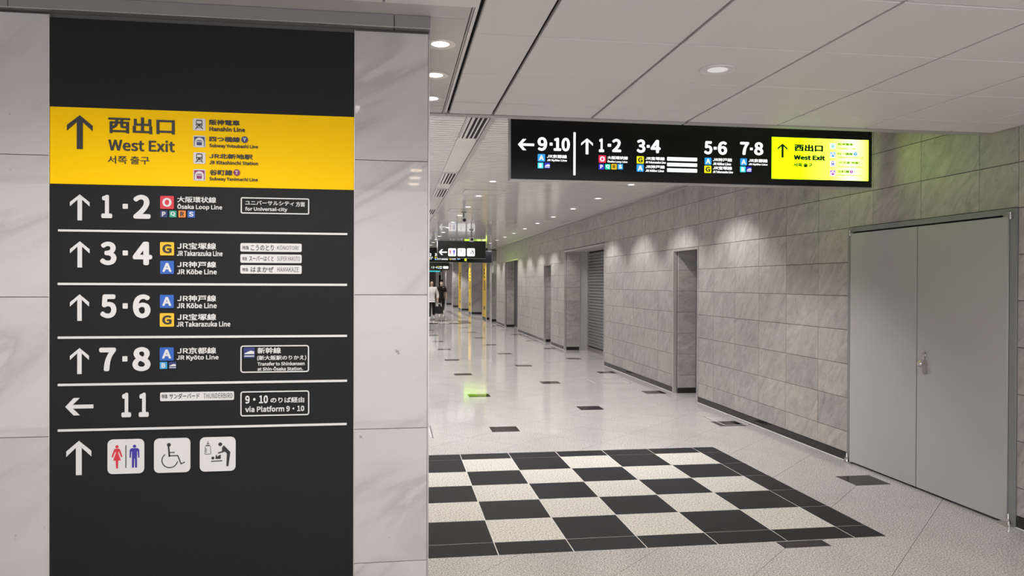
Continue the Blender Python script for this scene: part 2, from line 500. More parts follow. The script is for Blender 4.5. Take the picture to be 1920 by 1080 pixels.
def draw_items(layout, parent, y, t, px, ox=0.0):
    """px: 'p_' for painted raised signs, 'e_' for backlit ones"""
    for it in layout:
        kind = it[0]
        x0, z0, x1, z1 = it[-4] + ox, it[-3], it[-2] + ox, it[-1]
        w, h = x1 - x0, z1 - z0
        def S(u, v):
            return (x0 + u * w, z0 + v * h)
        if kind == 'T':
            flat = it[2] in ('black', 'olive', 'grey')
            lettering(it[1], it[3], (x0, z0, x1, z1), y, t + 0.0006 if flat else t, px + it[2], parent)
        elif kind == 'U':
            q = w / h
            a = 0.24 / q * 0.42
            m = MB()
            hw = 0.115 if q > 0.6 else 0.11
            p = [(0.5, 1.0), (1.0, 0.70), (1.0, 0.54), (0.5 + hw, 0.80), (0.5 + hw, 0.0), (0.5 - hw, 0.0), (0.5 - hw, 0.80), (0.0, 0.54), (0.0, 0.70)]
            m.prism([S(*i) for i in reversed(p)], y - t, y)
            m.build('arrow', px + it[1], parent)
        elif kind == 'L':
            m = MB()
            p = [(0.0, 0.5), (0.30, 1.0), (0.52, 1.0), (0.27, 0.61), (1.0, 0.61), (1.0, 0.39), (0.27, 0.39), (0.52, 0.0), (0.30, 0.0)]
            m.prism([S(*i) for i in p], y - t, y)
            m.build('arrow', px + it[1], parent)
        elif kind in ('B', 'G'):
            r = min(w, h) * (0.12 if kind == 'B' else 0.16)
            m = MB()
            m.prism(rounded(x0, z0, x1, z1, r, 3), y - t, y)
            m.build({'B': 'divider' if max(w, h) > 4 * min(w, h) else 'dot', 'G': 'name_plate'}[kind], px + it[1], parent)
        elif kind == 'O':
            r, b = min(w, h) * 0.10, 0.0045
            m = MB()
            o, i = rounded(x0, z0, x1, z1, r, 4), rounded(x0 + b, z0 + b, x1 - b, z1 - b, max(r - b, 0.002), 4)
            for k in range(len(o)):
                j = (k + 1) % len(o)
                m.prism([o[k], o[j], i[j], i[k]], y - t, y)
            m.build('outline_frame', px + it[1], parent)
        elif kind == 'K':
            m = MB()
            m.prism(rounded(x0, z0, x1, z1, w * 0.06, 2), y - t, y)
            o = m.build('line_plate', px + it[1], parent)
            lw = {'S': 0.20, 'R': 0.24, 'P': 0.26, 'B': 0.25}.get(it[2], 0.17)
            lettering(it[2], 3, (x0 + w * lw, z0 + h * 0.16, x1 - w * lw, z1 - h * 0.16), y - t, 0.0012, px + it[3], o)
        elif kind == 'C':
            m = MB()
            disc(m, 0.5, 0.5, 0.5, y - t - 0.0008, y, S, 24)
            o = m.build('line_plate', px + it[1], parent)
            lettering(it[2], 3, (x0 + w * 0.28, z0 + h * 0.24, x1 - w * 0.28, z1 - h * 0.24), y - t - 0.0008, 0.0008, px + 'white', o)
        else:
            yb = y - t
            y1_, y2_, y3_ = yb - 0.0008, yb - 0.0014, yb - 0.002
            m = MB()
            m.prism(rounded(x0, z0, x1, z1, w * (0.14 if kind in ('wc', 'wheel', 'nursery') else 0.10), 5), yb, y)
            if kind == 'shin':
                o = m.build('train_plate', px + 'navy', parent)
                g = MB()
                g.prism([S(*p) for p in ((0.06, 0.38), (0.94, 0.38), (0.94, 0.62), (0.62, 0.70), (0.30, 0.56), (0.10, 0.46))], y1_, yb)
                g.prism([S(*p) for p in ((0.06, 0.14), (0.94, 0.14), (0.94, 0.24), (0.06, 0.24))], y1_, yb)
                g.build('train_pictogram', px + 'white', o)
                continue
            o = m.build('pictogram_plate', px + 'white', parent)
            if kind == 'train':
                g = MB()
                g.prism([S(*p) for p in rounded(0.24, 0.33, 0.76, 0.90, 0.10, 3)], y1_, yb)
                stroke(g, (0.36, 0.32), (0.20, 0.12), 0.07, y1_, yb, S)
                stroke(g, (0.64, 0.32), (0.80, 0.12), 0.07, y1_, yb, S)
                stroke(g, (0.30, 0.22), (0.70, 0.22), 0.05, y1_, yb, S)
                g.build('train_pictogram', px + it[1], o)
                g = MB()
                g.prism([S(*p) for p in rounded(0.31, 0.58, 0.69, 0.80, 0.03, 2)], y2_, y1_)
                disc(g, 0.35, 0.44, 0.045, y2_, y1_, S, 10)
                disc(g, 0.65, 0.44, 0.045, y2_, y1_, S, 10)
                g.build('train_window', px + 'white', o)
            elif kind == 'subway':
                g = MB()
                g.prism([S(0.07, 0.08), S(0.93, 0.08), S(0.93, 0.90), S(0.07, 0.90)], y1_, yb)
                g.build('tunnel_pictogram', px + it[1], o)
                g = MB()
                p = [(0.13, 0.06)] + [(0.5 + 0.37 * math.cos(a), 0.45 + 0.37 * math.sin(a)) for a in [PI - PI * k / 14 for k in range(15)]] + [(0.87, 0.06)]
                g.prism([S(*q) for q in reversed(p)], y2_, y1_)
                g.build('tunnel_arch', px + 'white', o)
                g = MB()
                g.prism([S(*p) for p in rounded(0.28, 0.16, 0.72, 0.60, 0.06, 2)], y3_, y2_)
                g.build('train_pictogram', px + it[1], o)
                g = MB()
                for u in (0.33, 0.46, 0.59):
                    g.prism([S(*p) for p in rounded(u, 0.42, u + 0.09, 0.53, 0.02, 1)], y3_ - 0.0006, y3_)
                g.build('train_window', px + 'white', o)
            elif kind == 'wc':
                g = MB()
                disc(g, 0.26, 0.79, 0.045, y1_, yb, S)
                g.prism([S(*p) for p in ((0.11, 0.50), (0.145, 0.48), (0.215, 0.66), (0.225, 0.60), (0.155, 0.39), (0.225, 0.39), (0.235, 0.16), (0.285, 0.16), (0.295, 0.39),
                                         (0.365, 0.39), (0.295, 0.60), (0.305, 0.66), (0.375, 0.48), (0.41, 0.50), (0.34, 0.71), (0.31, 0.735), (0.21, 0.735), (0.18, 0.71))], y1_, yb)
                g.build('woman_pictogram', px + 'red', o)
                g = MB()
                disc(g, 0.735, 0.79, 0.045, y1_, yb, S)
                g.prism([S(*p) for p in ((0.60, 0.46), (0.635, 0.46), (0.65, 0.64), (0.665, 0.64), (0.665, 0.17), (0.72, 0.17), (0.728, 0.43), (0.742, 0.43), (0.75, 0.17),
                                         (0.805, 0.17), (0.805, 0.64), (0.82, 0.64), (0.835, 0.46), (0.87, 0.46), (0.865, 0.69), (0.82, 0.735), (0.65, 0.735), (0.605, 0.69))], y1_, yb)
                g.build('man_pictogram', px + 'violet', o)
                g = MB()
                g.prism([S(0.488, 0.17), S(0.512, 0.17), S(0.512, 0.83), S(0.488, 0.83)], y1_, yb)
                g.build('divider', px + 'black', o)
            elif kind == 'wheel':
                g = MB()
                k = (y1_, yb, S)
                disc(g, 0.41, 0.81, 0.055, *k)
                stroke(g, (0.40, 0.78), (0.425, 0.46), 0.045, *k)
                stroke(g, (0.42, 0.585), (0.57, 0.585), 0.028, *k)
                stroke(g, (0.40, 0.49), (0.66, 0.49), 0.03, *k)
                stroke(g, (0.65, 0.50), (0.745, 0.25), 0.03, *k)
                stroke(g, (0.735, 0.245), (0.85, 0.295), 0.03, *k)
                arc(g, 0.435, 0.36, 0.215, 0.028, 128, 350, *k)
                g.build('wheelchair_pictogram', px + 'black', o)
            elif kind == 'nursery':
                g = MB()
                k = (y1_, yb, S)
                disc(g, 0.57, 0.785, 0.055, *k)
                g.prism([S(*p) for p in ((0.505, 0.545), (0.51, 0.51), (0.66, 0.555), (0.70, 0.57), (0.755, 0.51), (0.74, 0.14), (0.80, 0.14), (0.855, 0.55), (0.67, 0.755), (0.62, 0.69), (0.62, 0.585))][::-1], y1_, yb)
                disc(g, 0.365, 0.39, 0.043, *k)
                g.prism([S(*p) for p in ((0.435, 0.36), (0.58, 0.36), (0.59, 0.40), (0.58, 0.44), (0.60, 0.465), (0.58, 0.48), (0.52, 0.46), (0.49, 0.42), (0.475, 0.48), (0.45, 0.48))], y1_, yb)
                stroke(g, (0.315, 0.295), (0.625, 0.305), 0.028, *k)
                g.prism([S(*p) for p in ((0.18, 0.80), (0.275, 0.80), (0.235, 0.83), (0.235, 0.885), (0.218, 0.885), (0.218, 0.83))], y1_, yb)
                g.prism([S(*p) for p in ((0.165, 0.745), (0.285, 0.745), (0.285, 0.775), (0.165, 0.775))], y1_, yb)
                for a, b in (((0.155, 0.74), (0.145, 0.51)), ((0.30, 0.74), (0.305, 0.51)), ((0.145, 0.51), (0.305, 0.51)), ((0.16, 0.665), (0.205, 0.665)), ((0.16, 0.62), (0.205, 0.62)), ((0.16, 0.575), (0.205, 0.575))):
                    stroke(g, a, b, 0.014, *k)
                g.build('baby_care_pictogram', px + 'black', o)

# sign layouts: kind, text / colours, weight, then x0, z0, x1, z1 in metres on the face of the sign
PILLAR_LAYOUT = [
    ('U', 'black', -1.199, 2.0936, -1.1106, 2.2189),
    ('T', '西出口', 'black', 2, -1.055, 2.1566, -0.8207, 2.2179),
    ('T', 'West Exit', 'black', 1, -1.0549, 2.0913, -0.8206, 2.134),
    ('T', '서쪽 출구', 'black', 0, -1.0573, 2.0426, -0.9111, 2.0719),
    ('train', 'black', -0.7543, 2.176, -0.7094, 2.2209),
    ('T', '阪神電車', 'black', 2, -0.6954, 2.1987, -0.5851, 2.2192),
    ('T', 'Hanshin Line', 'black', 2, -0.6954, 2.1756, -0.5653, 2.1924),
    ('subway', 'navy', -0.7532, 2.1125, -0.7091, 2.1566),
    ('T', '四つ橋線', 'black', 2, -0.6953, 2.1359, -0.5837, 2.1554),
    ('C', 'navy', 'Y', -0.5788, 2.1343, -0.5541, 2.1591),
    ('T', 'Subway Yotsubashi Line', 'black', 1, -0.6953, 2.111, -0.5169, 2.1274),
    ('train', 'black', -0.7529, 2.0498, -0.7093, 2.0933),
    ('T', 'JR北新地駅', 'black', 2, -0.6952, 2.0718, -0.5373, 2.0904),
    ('T', 'JR Kitashinchi Station', 'black', 1, -0.6952, 2.0498, -0.5168, 2.0636),
    ('subway', 'magenta', -0.753, 1.9856, -0.709, 2.0295),
    ('T', '谷町線', 'black', 2, -0.6939, 2.0083, -0.6112, 2.0292),
    ('C', 'magenta', 'T', -0.6075, 2.0076, -0.583, 2.0321),
    ('T', 'Subway Tanimachi Line', 'black', 1, -0.6951, 1.9848, -0.5179, 2.0011),
    ('U', 'white', -1.1885, 1.8286, -1.1204, 1.9252),
    ('T', '1', 'white', 3, -1.0795, 1.8385, -1.0413, 1.9255),
    ('B', 'white', -1.0047, 1.8746, -0.9864, 1.8931),
    ('T', '2', 'white', 3, -0.9674, 1.8382, -0.9061, 1.9279),
    ('K', 'red', 'O', 'white', -0.8717, 1.8766, -0.8226, 1.9258),
    ('K', 'navy', 'P', 'white', -0.8715, 1.8443, -0.8456, 1.8702),
    ('K', 'green', 'Q', 'white', -0.8387, 1.8452, -0.8133, 1.8705),
    ('K', 'orange', 'R', 'black', -0.8061, 1.8455, -0.7803, 1.8713),
    ('K', 'blue', 'S', 'white', -0.7732, 1.8451, -0.7467, 1.8716),
    ('T', '大阪環状線', 'white', 2, -0.8108, 1.9021, -0.67, 1.9248),
    ('T', 'Ōsaka Loop Line', 'white', 2, -0.8107, 1.8731, -0.6479, 1.8969),
    ('O', 'white', -0.5803, 1.864, -0.3253, 1.9264),
    ('T', 'ユニバーサルシティ', 'white', 2, -0.5636, 1.8966, -0.3827, 1.9144),
    ('T', '方面', 'white', 2, -0.3758, 1.894, -0.3418, 1.9129),
    ('T', 'for Universal-city', 'white', 2, -0.5636, 1.8715, -0.4078, 1.89),
    ('B', 'white', -1.2295, 1.7865, -0.1803, 1.7945),
    ('U', 'white', -1.1884, 1.6536, -1.1203, 1.7509),
    ('T', '3', 'white', 3, -1.084, 1.663, -1.0264, 1.7509),
    ('B', 'white', -1.0046, 1.6998, -0.9862, 1.7184),
    ('T', '4', 'white', 3, -0.969, 1.6639, -0.9, 1.7522),
    ('K', 'yellow', 'G', 'black', -0.872, 1.7014, -0.8219, 1.7513),
    ('T', 'JR宝塚線', 'white', 2, -0.8106, 1.725, -0.6697, 1.7503),
    ('T', 'JR Takarazuka Line', 'white', 2, -0.8118, 1.6997, -0.6464, 1.7204),
    ('K', 'blue', 'A', 'white', -0.8716, 1.6313, -0.8221, 1.6808),
    ('T', 'JR神戸線', 'white', 2, -0.8105, 1.656, -0.6696, 1.6792),
    ('T', 'JR Kōbe Line', 'white', 2, -0.8117, 1.6304, -0.6677, 1.6506),
    ('G', 'white', -0.5812, 1.7186, -0.3534, 1.751),
    ('T', '特急', 'black', 1, -0.5738, 1.7262, -0.5491, 1.7407),
    ('T', 'こうのとり', 'black', 1, -0.5429, 1.7227, -0.4577, 1.745),
    ('T', 'KŌNOTORI', 'black', 0, -0.4452, 1.7262, -0.366, 1.7448),
    ('G', 'white', -0.5812, 1.6757, -0.3533, 1.7086),
    ('T', '特急', 'black', 1, -0.5738, 1.6843, -0.5564, 1.6983),
    ('T', 'スーパーはくと', 'black', 1, -0.549, 1.6819, -0.4582, 1.7024),
    ('T', 'SUPER HAKUTO', 'black', 0, -0.4451, 1.6834, -0.3596, 1.7014),
    ('G', 'white', -0.5811, 1.6341, -0.3532, 1.6669),
    ('T', '特急', 'black', 1, -0.5737, 1.6426, -0.552, 1.6566),
    ('T', 'はまかぜ', 'black', 1, -0.5428, 1.6399, -0.4581, 1.6607),
    ('T', 'HAMAKAZE', 'black', 0, -0.445, 1.6418, -0.364, 1.6594),
    ('B', 'white', -1.2306, 1.5881, -0.1811, 1.5968),
    ('U', 'white', -1.1883, 1.4552, -1.122, 1.5537),
    ('T', '5', 'white', 3, -1.0833, 1.4648, -1.0263, 1.5539),
    ('B', 'white', -1.0044, 1.5005, -0.9867, 1.5206),
    ('T', '6', 'white', 3, -0.9683, 1.4645, -0.9058, 1.5541),
    ('K', 'blue', 'A', 'white', -0.8722, 1.5027, -0.8225, 1.5525),
    ('T', 'JR神戸線', 'white', 2, -0.8104, 1.527, -0.6694, 1.5512),
    ('T', 'JR Kōbe Line', 'white', 2, -0.8115, 1.5015, -0.6675, 1.5225),
    ('K', 'yellow', 'G', 'black', -0.8727, 1.4324, -0.8218, 1.4832),
    ('T', 'JR宝塚線', 'white', 2, -0.8103, 1.4558, -0.6693, 1.4809),
    ('T', 'JR Takarazuka Line', 'white', 2, -0.8127, 1.4316, -0.6177, 1.4519),
    ('B', 'white', -1.2306, 1.3889, -0.1807, 1.3976),
    ('U', 'white', -1.1883, 1.2575, -1.1224, 1.3542),
    ('T', '7', 'white', 3, -1.0867, 1.2668, -1.0279, 1.3547),
    ('B', 'white', -1.0054, 1.3023, -0.9877, 1.3222),
    ('T', '8', 'white', 3, -0.9699, 1.2652, -0.9056, 1.3561),
    ('K', 'blue', 'A', 'white', -0.8728, 1.304, -0.8227, 1.3541),
    ('K', 'cyan', 'B', 'white', -0.8726, 1.2729, -0.8462, 1.2992),
    ('shin', 'navy', -0.8397, 1.2726, -0.813, 1.2993),
    ('T', 'JR京都線', 'white', 2, -0.8101, 1.3286, -0.6691, 1.3528),
    ('T', 'JR Kyōto Line', 'white', 2, -0.8125, 1.3019, -0.6605, 1.3239),
    ('O', 'white', -0.5805, 1.254, -0.3247, 1.3587),
    ('shin', 'navy', -0.5683, 1.3102, -0.5272, 1.3514),
    ('T', '新幹線', 'white', 2, -0.5174, 1.327, -0.4306, 1.3508),
    ('T', '(新大阪駅のりかえ)', 'white', 2, -0.5186, 1.2999, -0.3354, 1.3193),
    ('T', 'Transfer to Shinkansen', 'white', 2, -0.5173, 1.2805, -0.3417, 1.2947),
    ('T', 'at Shin-Ōsaka Station.', 'white', 2, -0.5173, 1.2612, -0.348, 1.2759),
    ('B', 'white', -1.2305, 1.2135, -0.1802, 1.2222),
    ('L', 'white', -1.2044, 1.1037, -1.1071, 1.1687),
    ('T', '1', 'white', 3, -1.0083, 1.0932, -0.9745, 1.1852),
    ('T', '1', 'white', 3, -0.9472, 1.0931, -0.912, 1.1841),
    ('G', 'white', -0.8713, 1.151, -0.6038, 1.1838),
    ('T', '特急', 'black', 1, -0.8653, 1.1611, -0.8443, 1.1766),
    ('T', 'サンダーバード', 'black', 1, -0.8383, 1.1587, -0.7293, 1.1797),
    ('T', 'THUNDERBIRD', 'black', 0, -0.7153, 1.1583, -0.6087, 1.1776),
    ('O', 'white', -0.5803, 1.0867, -0.3237, 1.1827),
    ('T', '9·10', 'white', 2, -0.5624, 1.1355, -0.4784, 1.1662),
    ('T', 'のりば経由', 'white', 2, -0.4691, 1.1363, -0.3427, 1.1579),
    ('T', 'via Platform 9·10', 'white', 2, -0.5623, 1.1026, -0.3426, 1.1253),
    ('B', 'white', -1.2304, 1.0444, -0.1811, 1.0531),
    ('U', 'white', -1.2008, 0.8814, -1.114, 1.0087),
    ('wc', 'white', -1.0572, 0.8811, -0.9276, 1.0107),
    ('wheel', 'white', -0.8929, 0.88, -0.7625, 1.0103),
    ('nursery', 'white', -0.7282, 0.8797, -0.5975, 1.0104),
]
HANGING_LAYOUT = [
    ('L', 'white', 0.9363, 2.6243, 1.0633, 2.7102),
    ('T', '9', 'white', 3, 1.0899, 2.6234, 1.1644, 2.7289),
    ('B', 'white', 1.1848, 2.6655, 1.2077, 2.6879),
    ('T', '10', 'white', 3, 1.2163, 2.6248, 1.3443, 2.7291),
    ('B', 'white', 1.3724, 2.4416, 1.3899, 2.7743),
    ('K', 'blue', 'A', 'white', 1.0916, 2.5415, 1.1486, 2.5986),
    ('T', 'JR京都線', 'white', 2, 1.1632, 2.5699, 1.321, 2.5964),
    ('T', 'JR Kyōto Line', 'white', 2, 1.1633, 2.5413, 1.3211, 2.5617),
    ('K', 'cyan', 'B', 'white', 1.092, 2.4886, 1.1353, 2.5319),
    ('shin', 'navy', 1.1446, 2.4899, 1.188, 2.5333),
    ('U', 'white', 1.4341, 2.6068, 1.5275, 2.7306),
    ('T', '1', 'white', 3, 1.5755, 2.6273, 1.6181, 2.7327),
    ('B', 'white', 1.6462, 2.671, 1.6736, 2.6936),
    ('T', '2', 'white', 3, 1.6825, 2.6305, 1.7551, 2.7337),
    ('T', '3', 'white', 3, 1.8809, 2.6307, 1.9519, 2.7361),
    ('B', 'white', 1.9625, 2.6725, 1.987, 2.6938),
    ('T', '4', 'white', 3, 1.9944, 2.6319, 2.0764, 2.7357),
    ('K', 'red', 'O', 'white', 1.5746, 2.5448, 1.632, 2.602),
    ('T', '大阪環状線', 'white', 2, 1.6442, 2.5733, 1.8099, 2.5984),
    ('T', 'Ōsaka Loop Line', 'white', 2, 1.6444, 2.5442, 1.806, 2.5656),
    ('K', 'navy', 'P', 'white', 1.5753, 2.4918, 1.6182, 2.5347),
    ('K', 'green', 'Q', 'white', 1.6263, 2.4935, 1.6685, 2.5357),
    ('K', 'orange', 'R', 'black', 1.677, 2.4948, 1.7193, 2.537),
    ('K', 'blue', 'S', 'white', 1.7271, 2.496, 1.7694, 2.5384),
    ('K', 'yellow', 'G', 'black', 1.8821, 2.5463, 1.9393, 2.6035),
    ('T', 'JR宝塚線', 'white', 2, 1.9523, 2.576, 2.1106, 2.6016),
    ('T', 'JR Takarazuka Line', 'white', 2, 1.9525, 2.5502, 2.119, 2.5678),
    ('K', 'blue', 'A', 'white', 1.8822, 2.4828, 1.9383, 2.5389),
    ('T', 'JR神戸線', 'white', 2, 1.9526, 2.5105, 2.1109, 2.5363),
    ('T', 'JR Kōbe Line', 'white', 2, 1.9528, 2.4835, 2.1045, 2.5025),
    ('G', 'white', 2.1304, 2.5754, 2.3791, 2.6042),
    ('T', '特急', 'grey', 1, 2.1394, 2.5791, 2.1658, 2.5949),
    ('T', 'こうのとり', 'grey', 1, 2.1724, 2.5785, 2.261, 2.599),
    ('T', 'KŌNOTORI', 'grey', 0, 2.2718, 2.583, 2.3666, 2.6002),
    ('G', 'white', 2.1306, 2.5318, 2.3793, 2.5592),
    ('T', '特急', 'grey', 1, 2.1397, 2.5356, 2.1661, 2.5499),
    ('T', 'スーパーはくと', 'grey', 1, 2.1727, 2.535, 2.2612, 2.554),
    ('T', 'SUPER HAKUTO', 'grey', 0, 2.272, 2.5393, 2.3668, 2.5551),
    ('G', 'white', 2.1308, 2.4865, 2.3796, 2.5158),
    ('T', '特急', 'grey', 1, 2.1399, 2.4906, 2.1663, 2.5065),
    ('T', 'はまかぜ', 'grey', 1, 2.1729, 2.4898, 2.2615, 2.5105),
    ('T', 'HAMAKAZE', 'grey', 0, 2.2722, 2.4941, 2.367, 2.5115),
    ('T', '5', 'white', 3, 2.4375, 2.6343, 2.5056, 2.7398),
    ('B', 'white', 2.5172, 2.6741, 2.5429, 2.696),
    ('T', '6', 'white', 3, 2.5526, 2.6337, 2.63, 2.7409),
    ('T', '7', 'white', 3, 2.7399, 2.639, 2.8162, 2.7425),
    ('B', 'white', 2.8243, 2.6788, 2.8477, 2.6984),
    ('T', '8', 'white', 3, 2.8603, 2.639, 2.9379, 2.7445),
    ('K', 'blue', 'A', 'white', 2.4424, 2.5519, 2.4984, 2.608),
    ('T', 'JR神戸線', 'white', 2, 2.5106, 2.5808, 2.6725, 2.6075),
    ('T', 'JR Kōbe Line', 'white', 2, 2.5108, 2.551, 2.6637, 2.5722),
    ('K', 'yellow', 'G', 'black', 2.44, 2.4863, 2.4979, 2.5442),
    ('T', 'JR宝塚線', 'white', 2, 2.5109, 2.515, 2.6728, 2.542),
    ('T', 'JR Takarazuka Line', 'white', 2, 2.5111, 2.4881, 2.6802, 2.5066),
    ('K', 'blue', 'A', 'white', 2.7426, 2.5543, 2.7985, 2.6101),
    ('T', 'JR京都線', 'white', 2, 2.8123, 2.5822, 2.9747, 2.6092),
    ('T', 'JR Kyōto Line', 'white', 2, 2.8124, 2.5541, 2.9749, 2.5736),
    ('K', 'cyan', 'B', 'white', 2.7416, 2.5002, 2.7868, 2.5453),
    ('shin', 'navy', 2.7948, 2.5013, 2.8378, 2.5444),
    ('U', 'black', 3.0604, 2.6252, 3.1443, 2.7396),
    ('T', '西出口', 'black', 4, 3.2036, 2.6812, 3.4542, 2.7397),
    ('T', 'West Exit', 'black', 4, 3.1995, 2.6112, 3.4742, 2.6524),
    ('T', '서쪽 출구', 'black', 3, 3.1971, 2.554, 3.3608, 2.5856),
    ('train', 'green', 3.5162, 2.7084, 3.5638, 2.7561),
    ('subway', 'blue', 3.5166, 2.6369, 3.5644, 2.6846),
    ('train', 'navy', 3.5167, 2.5641, 3.5652, 2.6127),
    ('subway', 'magenta', 3.5175, 2.4886, 3.5653, 2.5364),
    ('T', '阪神電車', 'olive', 3, 3.5851, 2.739, 3.7198, 2.76),
    ('T', 'Hanshin Line', 'olive', 2, 3.5853, 2.7085, 3.7416, 2.7237),
    ('T', '四つ橋線', 'olive', 3, 3.5828, 2.6611, 3.7184, 2.6822),
    ('C', 'blue', 'Y', 3.7259, 2.6587, 3.757, 2.6898),
    ('T', 'Subway Yotsubashi Line', 'olive', 2, 3.583, 2.6334, 3.8146, 2.6503),
    ('T', 'JR北新地駅', 'olive', 3, 3.5832, 2.5891, 3.7772, 2.6115),
    ('T', 'JR Kitashinchi Station', 'olive', 2, 3.5835, 2.5613, 3.8104, 2.5744),
    ('T', '谷町線', 'olive', 3, 3.5837, 2.5149, 3.6885, 2.5382),
    ('C', 'magenta', 'T', 3.6921, 2.5132, 3.7205, 2.5417),
    ('T', 'Subway Tanimachi Line', 'olive', 2, 3.5839, 2.4892, 3.8062, 2.5037),
]
TOILET_LAYOUT = [
    ('L', 'white', 1.4194, 2.5059, 1.6798, 2.6882),
    ('wc', 'white', 1.7178, 2.4705, 1.9715, 2.7243),
    ('wheel', 'white', 2.0186, 2.4718, 2.2756, 2.7288),
    ('nursery', 'white', 2.3212, 2.475, 2.5776, 2.7315),
]
# ================================================================== SETTING
WX = 4.07                 # face of the stone wall on the right
Z_NEAR, Z_MAIN = 2.645, 3.0
SLAB = 0.865              # spacing of the diagonal floor joints
MX, MY, MT = 0.1595, 4.76, 0.455        # chequered mat: first column line, first row line, tile size

def clip(poly, a, b, c):
    """keep the side a*x + b*y <= c"""
    out = []
    for i in range(len(poly)):
        p, q = poly[i], poly[(i + 1) % len(poly)]
        dp, dq = a * p[0] + b * p[1] - c, a * q[0] + b * q[1] - c
        if dp <= 0:
            out.append(p)
        if dp * dq < 0:
            t = dp / (dp - dq)
            out.append((p[0] + (q[0] - p[0]) * t, p[1] + (q[1] - p[1]) * t))
    return out

def area(poly):
    return 0.5 * abs(sum(poly[i][0] * poly[(i + 1) % len(poly)][1] - poly[(i + 1) % len(poly)][0] * poly[i][1] for i in range(len(poly)))) if len(poly) > 2 else 0

def cut(polys, r):
    x0, y0, x1, y1 = r
    out = []
    for p in polys:
        if max(q[0] for q in p) <= x0 or min(q[0] for q in p) >= x1 or max(q[1] for q in p) <= y0 or min(q[1] for q in p) >= y1:
            out.append(p)
            continue
        for half in ((1, 0, x0), (-1, 0, -x1)):
            s = clip(p, *half)
            if area(s) > 1e-5:
                out.append(s)
        mid = clip(clip(p, -1, 0, -x0), 1, 0, x1)
        for half in ((0, 1, y0), (0, -1, -y1)):
            s = clip(mid, *half)
            if area(s) > 1e-5:
                out.append(s)
    return out

# ---- floor
floor = MB().box(-5.0, -3.0, -0.20, 5.6, 72, -0.003).build('floor', 'grout')
tag(floor, 'polished speckled grey granite floor laid in diagonal slabs', 'floor', kind='structure')
MAT_RECT = (MX - MT * 1 - 0.225, MY - 0.228, 3.110, MY + 5 * MT + 0.226)
FAR_MAT = (0.20, 30.70, 3.10, 33.40)
squares = []
for a in range(-6, 1):
    for b in range(-5, 21):
        if (a + b) % 2:
            continue
        x, y = 3.80 + 1.2975 * a, 5.857 + 1.2975 * b
        if x < MAT_RECT[2] and y - 0.1525 < MAT_RECT[3] < y + 0.1525:
            continue            # the mat takes this one's place
        squares.append((x - 0.1525, y - 0.1525, x + 0.1525, y + 0.1525))
cuts = [MAT_RECT, FAR_MAT] + squares
rest_slabs = MB()
for k in range(-14, 40):
    for j in range(-12, 42):
        u, v = 2.06 + SLAB * (k + 0.5), 9.655 + SLAB * (j - 10 + 0.5)
        h = SLAB / 2 - 0.0022
        pts = [((v + dv - u - du) / 2, (u + du + v + dv) / 2) for du, dv in ((-h, -h), (-h, h), (h, h), (h, -h))]
        cx, cy = (v - u) / 2, (u + v) / 2
        if cx < -5.2 or cx > 5.1 or cy < -2.6 or cy > 31.0:
            continue
        pieces = [clip(clip(pts, 1, 0, 4.72), -1, 0, 4.95)]
        pieces = [p for p in pieces if area(p) > 1e-4]
        for r in cuts:
            if abs((r[0] + r[2]) / 2 - cx) < (r[2] - r[0]) / 2 + 0.45 and abs((r[1] + r[3]) / 2 - cy) < (r[3] - r[1]) / 2 + 0.45:
                pieces = cut(pieces, r)
        if not pieces:
            continue
        visible = 3.6 < cy < 15 and cx > cy * 0.03
        m = MB() if visible else rest_slabs
        for p in pieces:
            if sum(p[i][0] * p[(i + 1) % len(p)][1] - p[(i + 1) % len(p)][0] * p[i][1] for i in range(len(p))) < 0:
                p = p[::-1]
            m.prism(p, 0.0, -0.006, 'z')
        if visible:
            m.build('floor_slab', 'granite', floor)
o = rest_slabs.build('floor_slab', 'granite', floor)
o['kind'] = 'stuff'
MB().box(-4.95, 30.9, -0.006, 5.5, 72, -0.0015).build('far_floor_paving', 'granite', floor)
inlay = MB().tile(0.303, 0.303, 0.005, 0.001, 'z')
inlay_me = inlay.mesh('inlay_tile')
inlay_me.materials.append(M['basalt_gloss'])
for r in squares:
    if r[1] > 3.5 and r[0] > -0.5 and not (r[1] > MAT_RECT[1] and r[3] < MAT_RECT[3] and r[2] < MAT_RECT[2]) and r[3] < 30.8 and not (r[1] < MAT_RECT[3] < r[3] and r[2] < MAT_RECT[2]):
        if r[1] < MAT_RECT[1] < r[3] and r[2] < MAT_RECT[2]:
            MB().box(r[0] + .001, r[1] + .001, -0.005, r[2] - .001, MAT_RECT[1] - 0.008, 0.0003).build('inlay_tile', 'basalt_gloss', floor)
        else:
            link('inlay_tile', inlay_me, floor, (r[0] + 0.001, r[1] + 0.001, 0.0003))

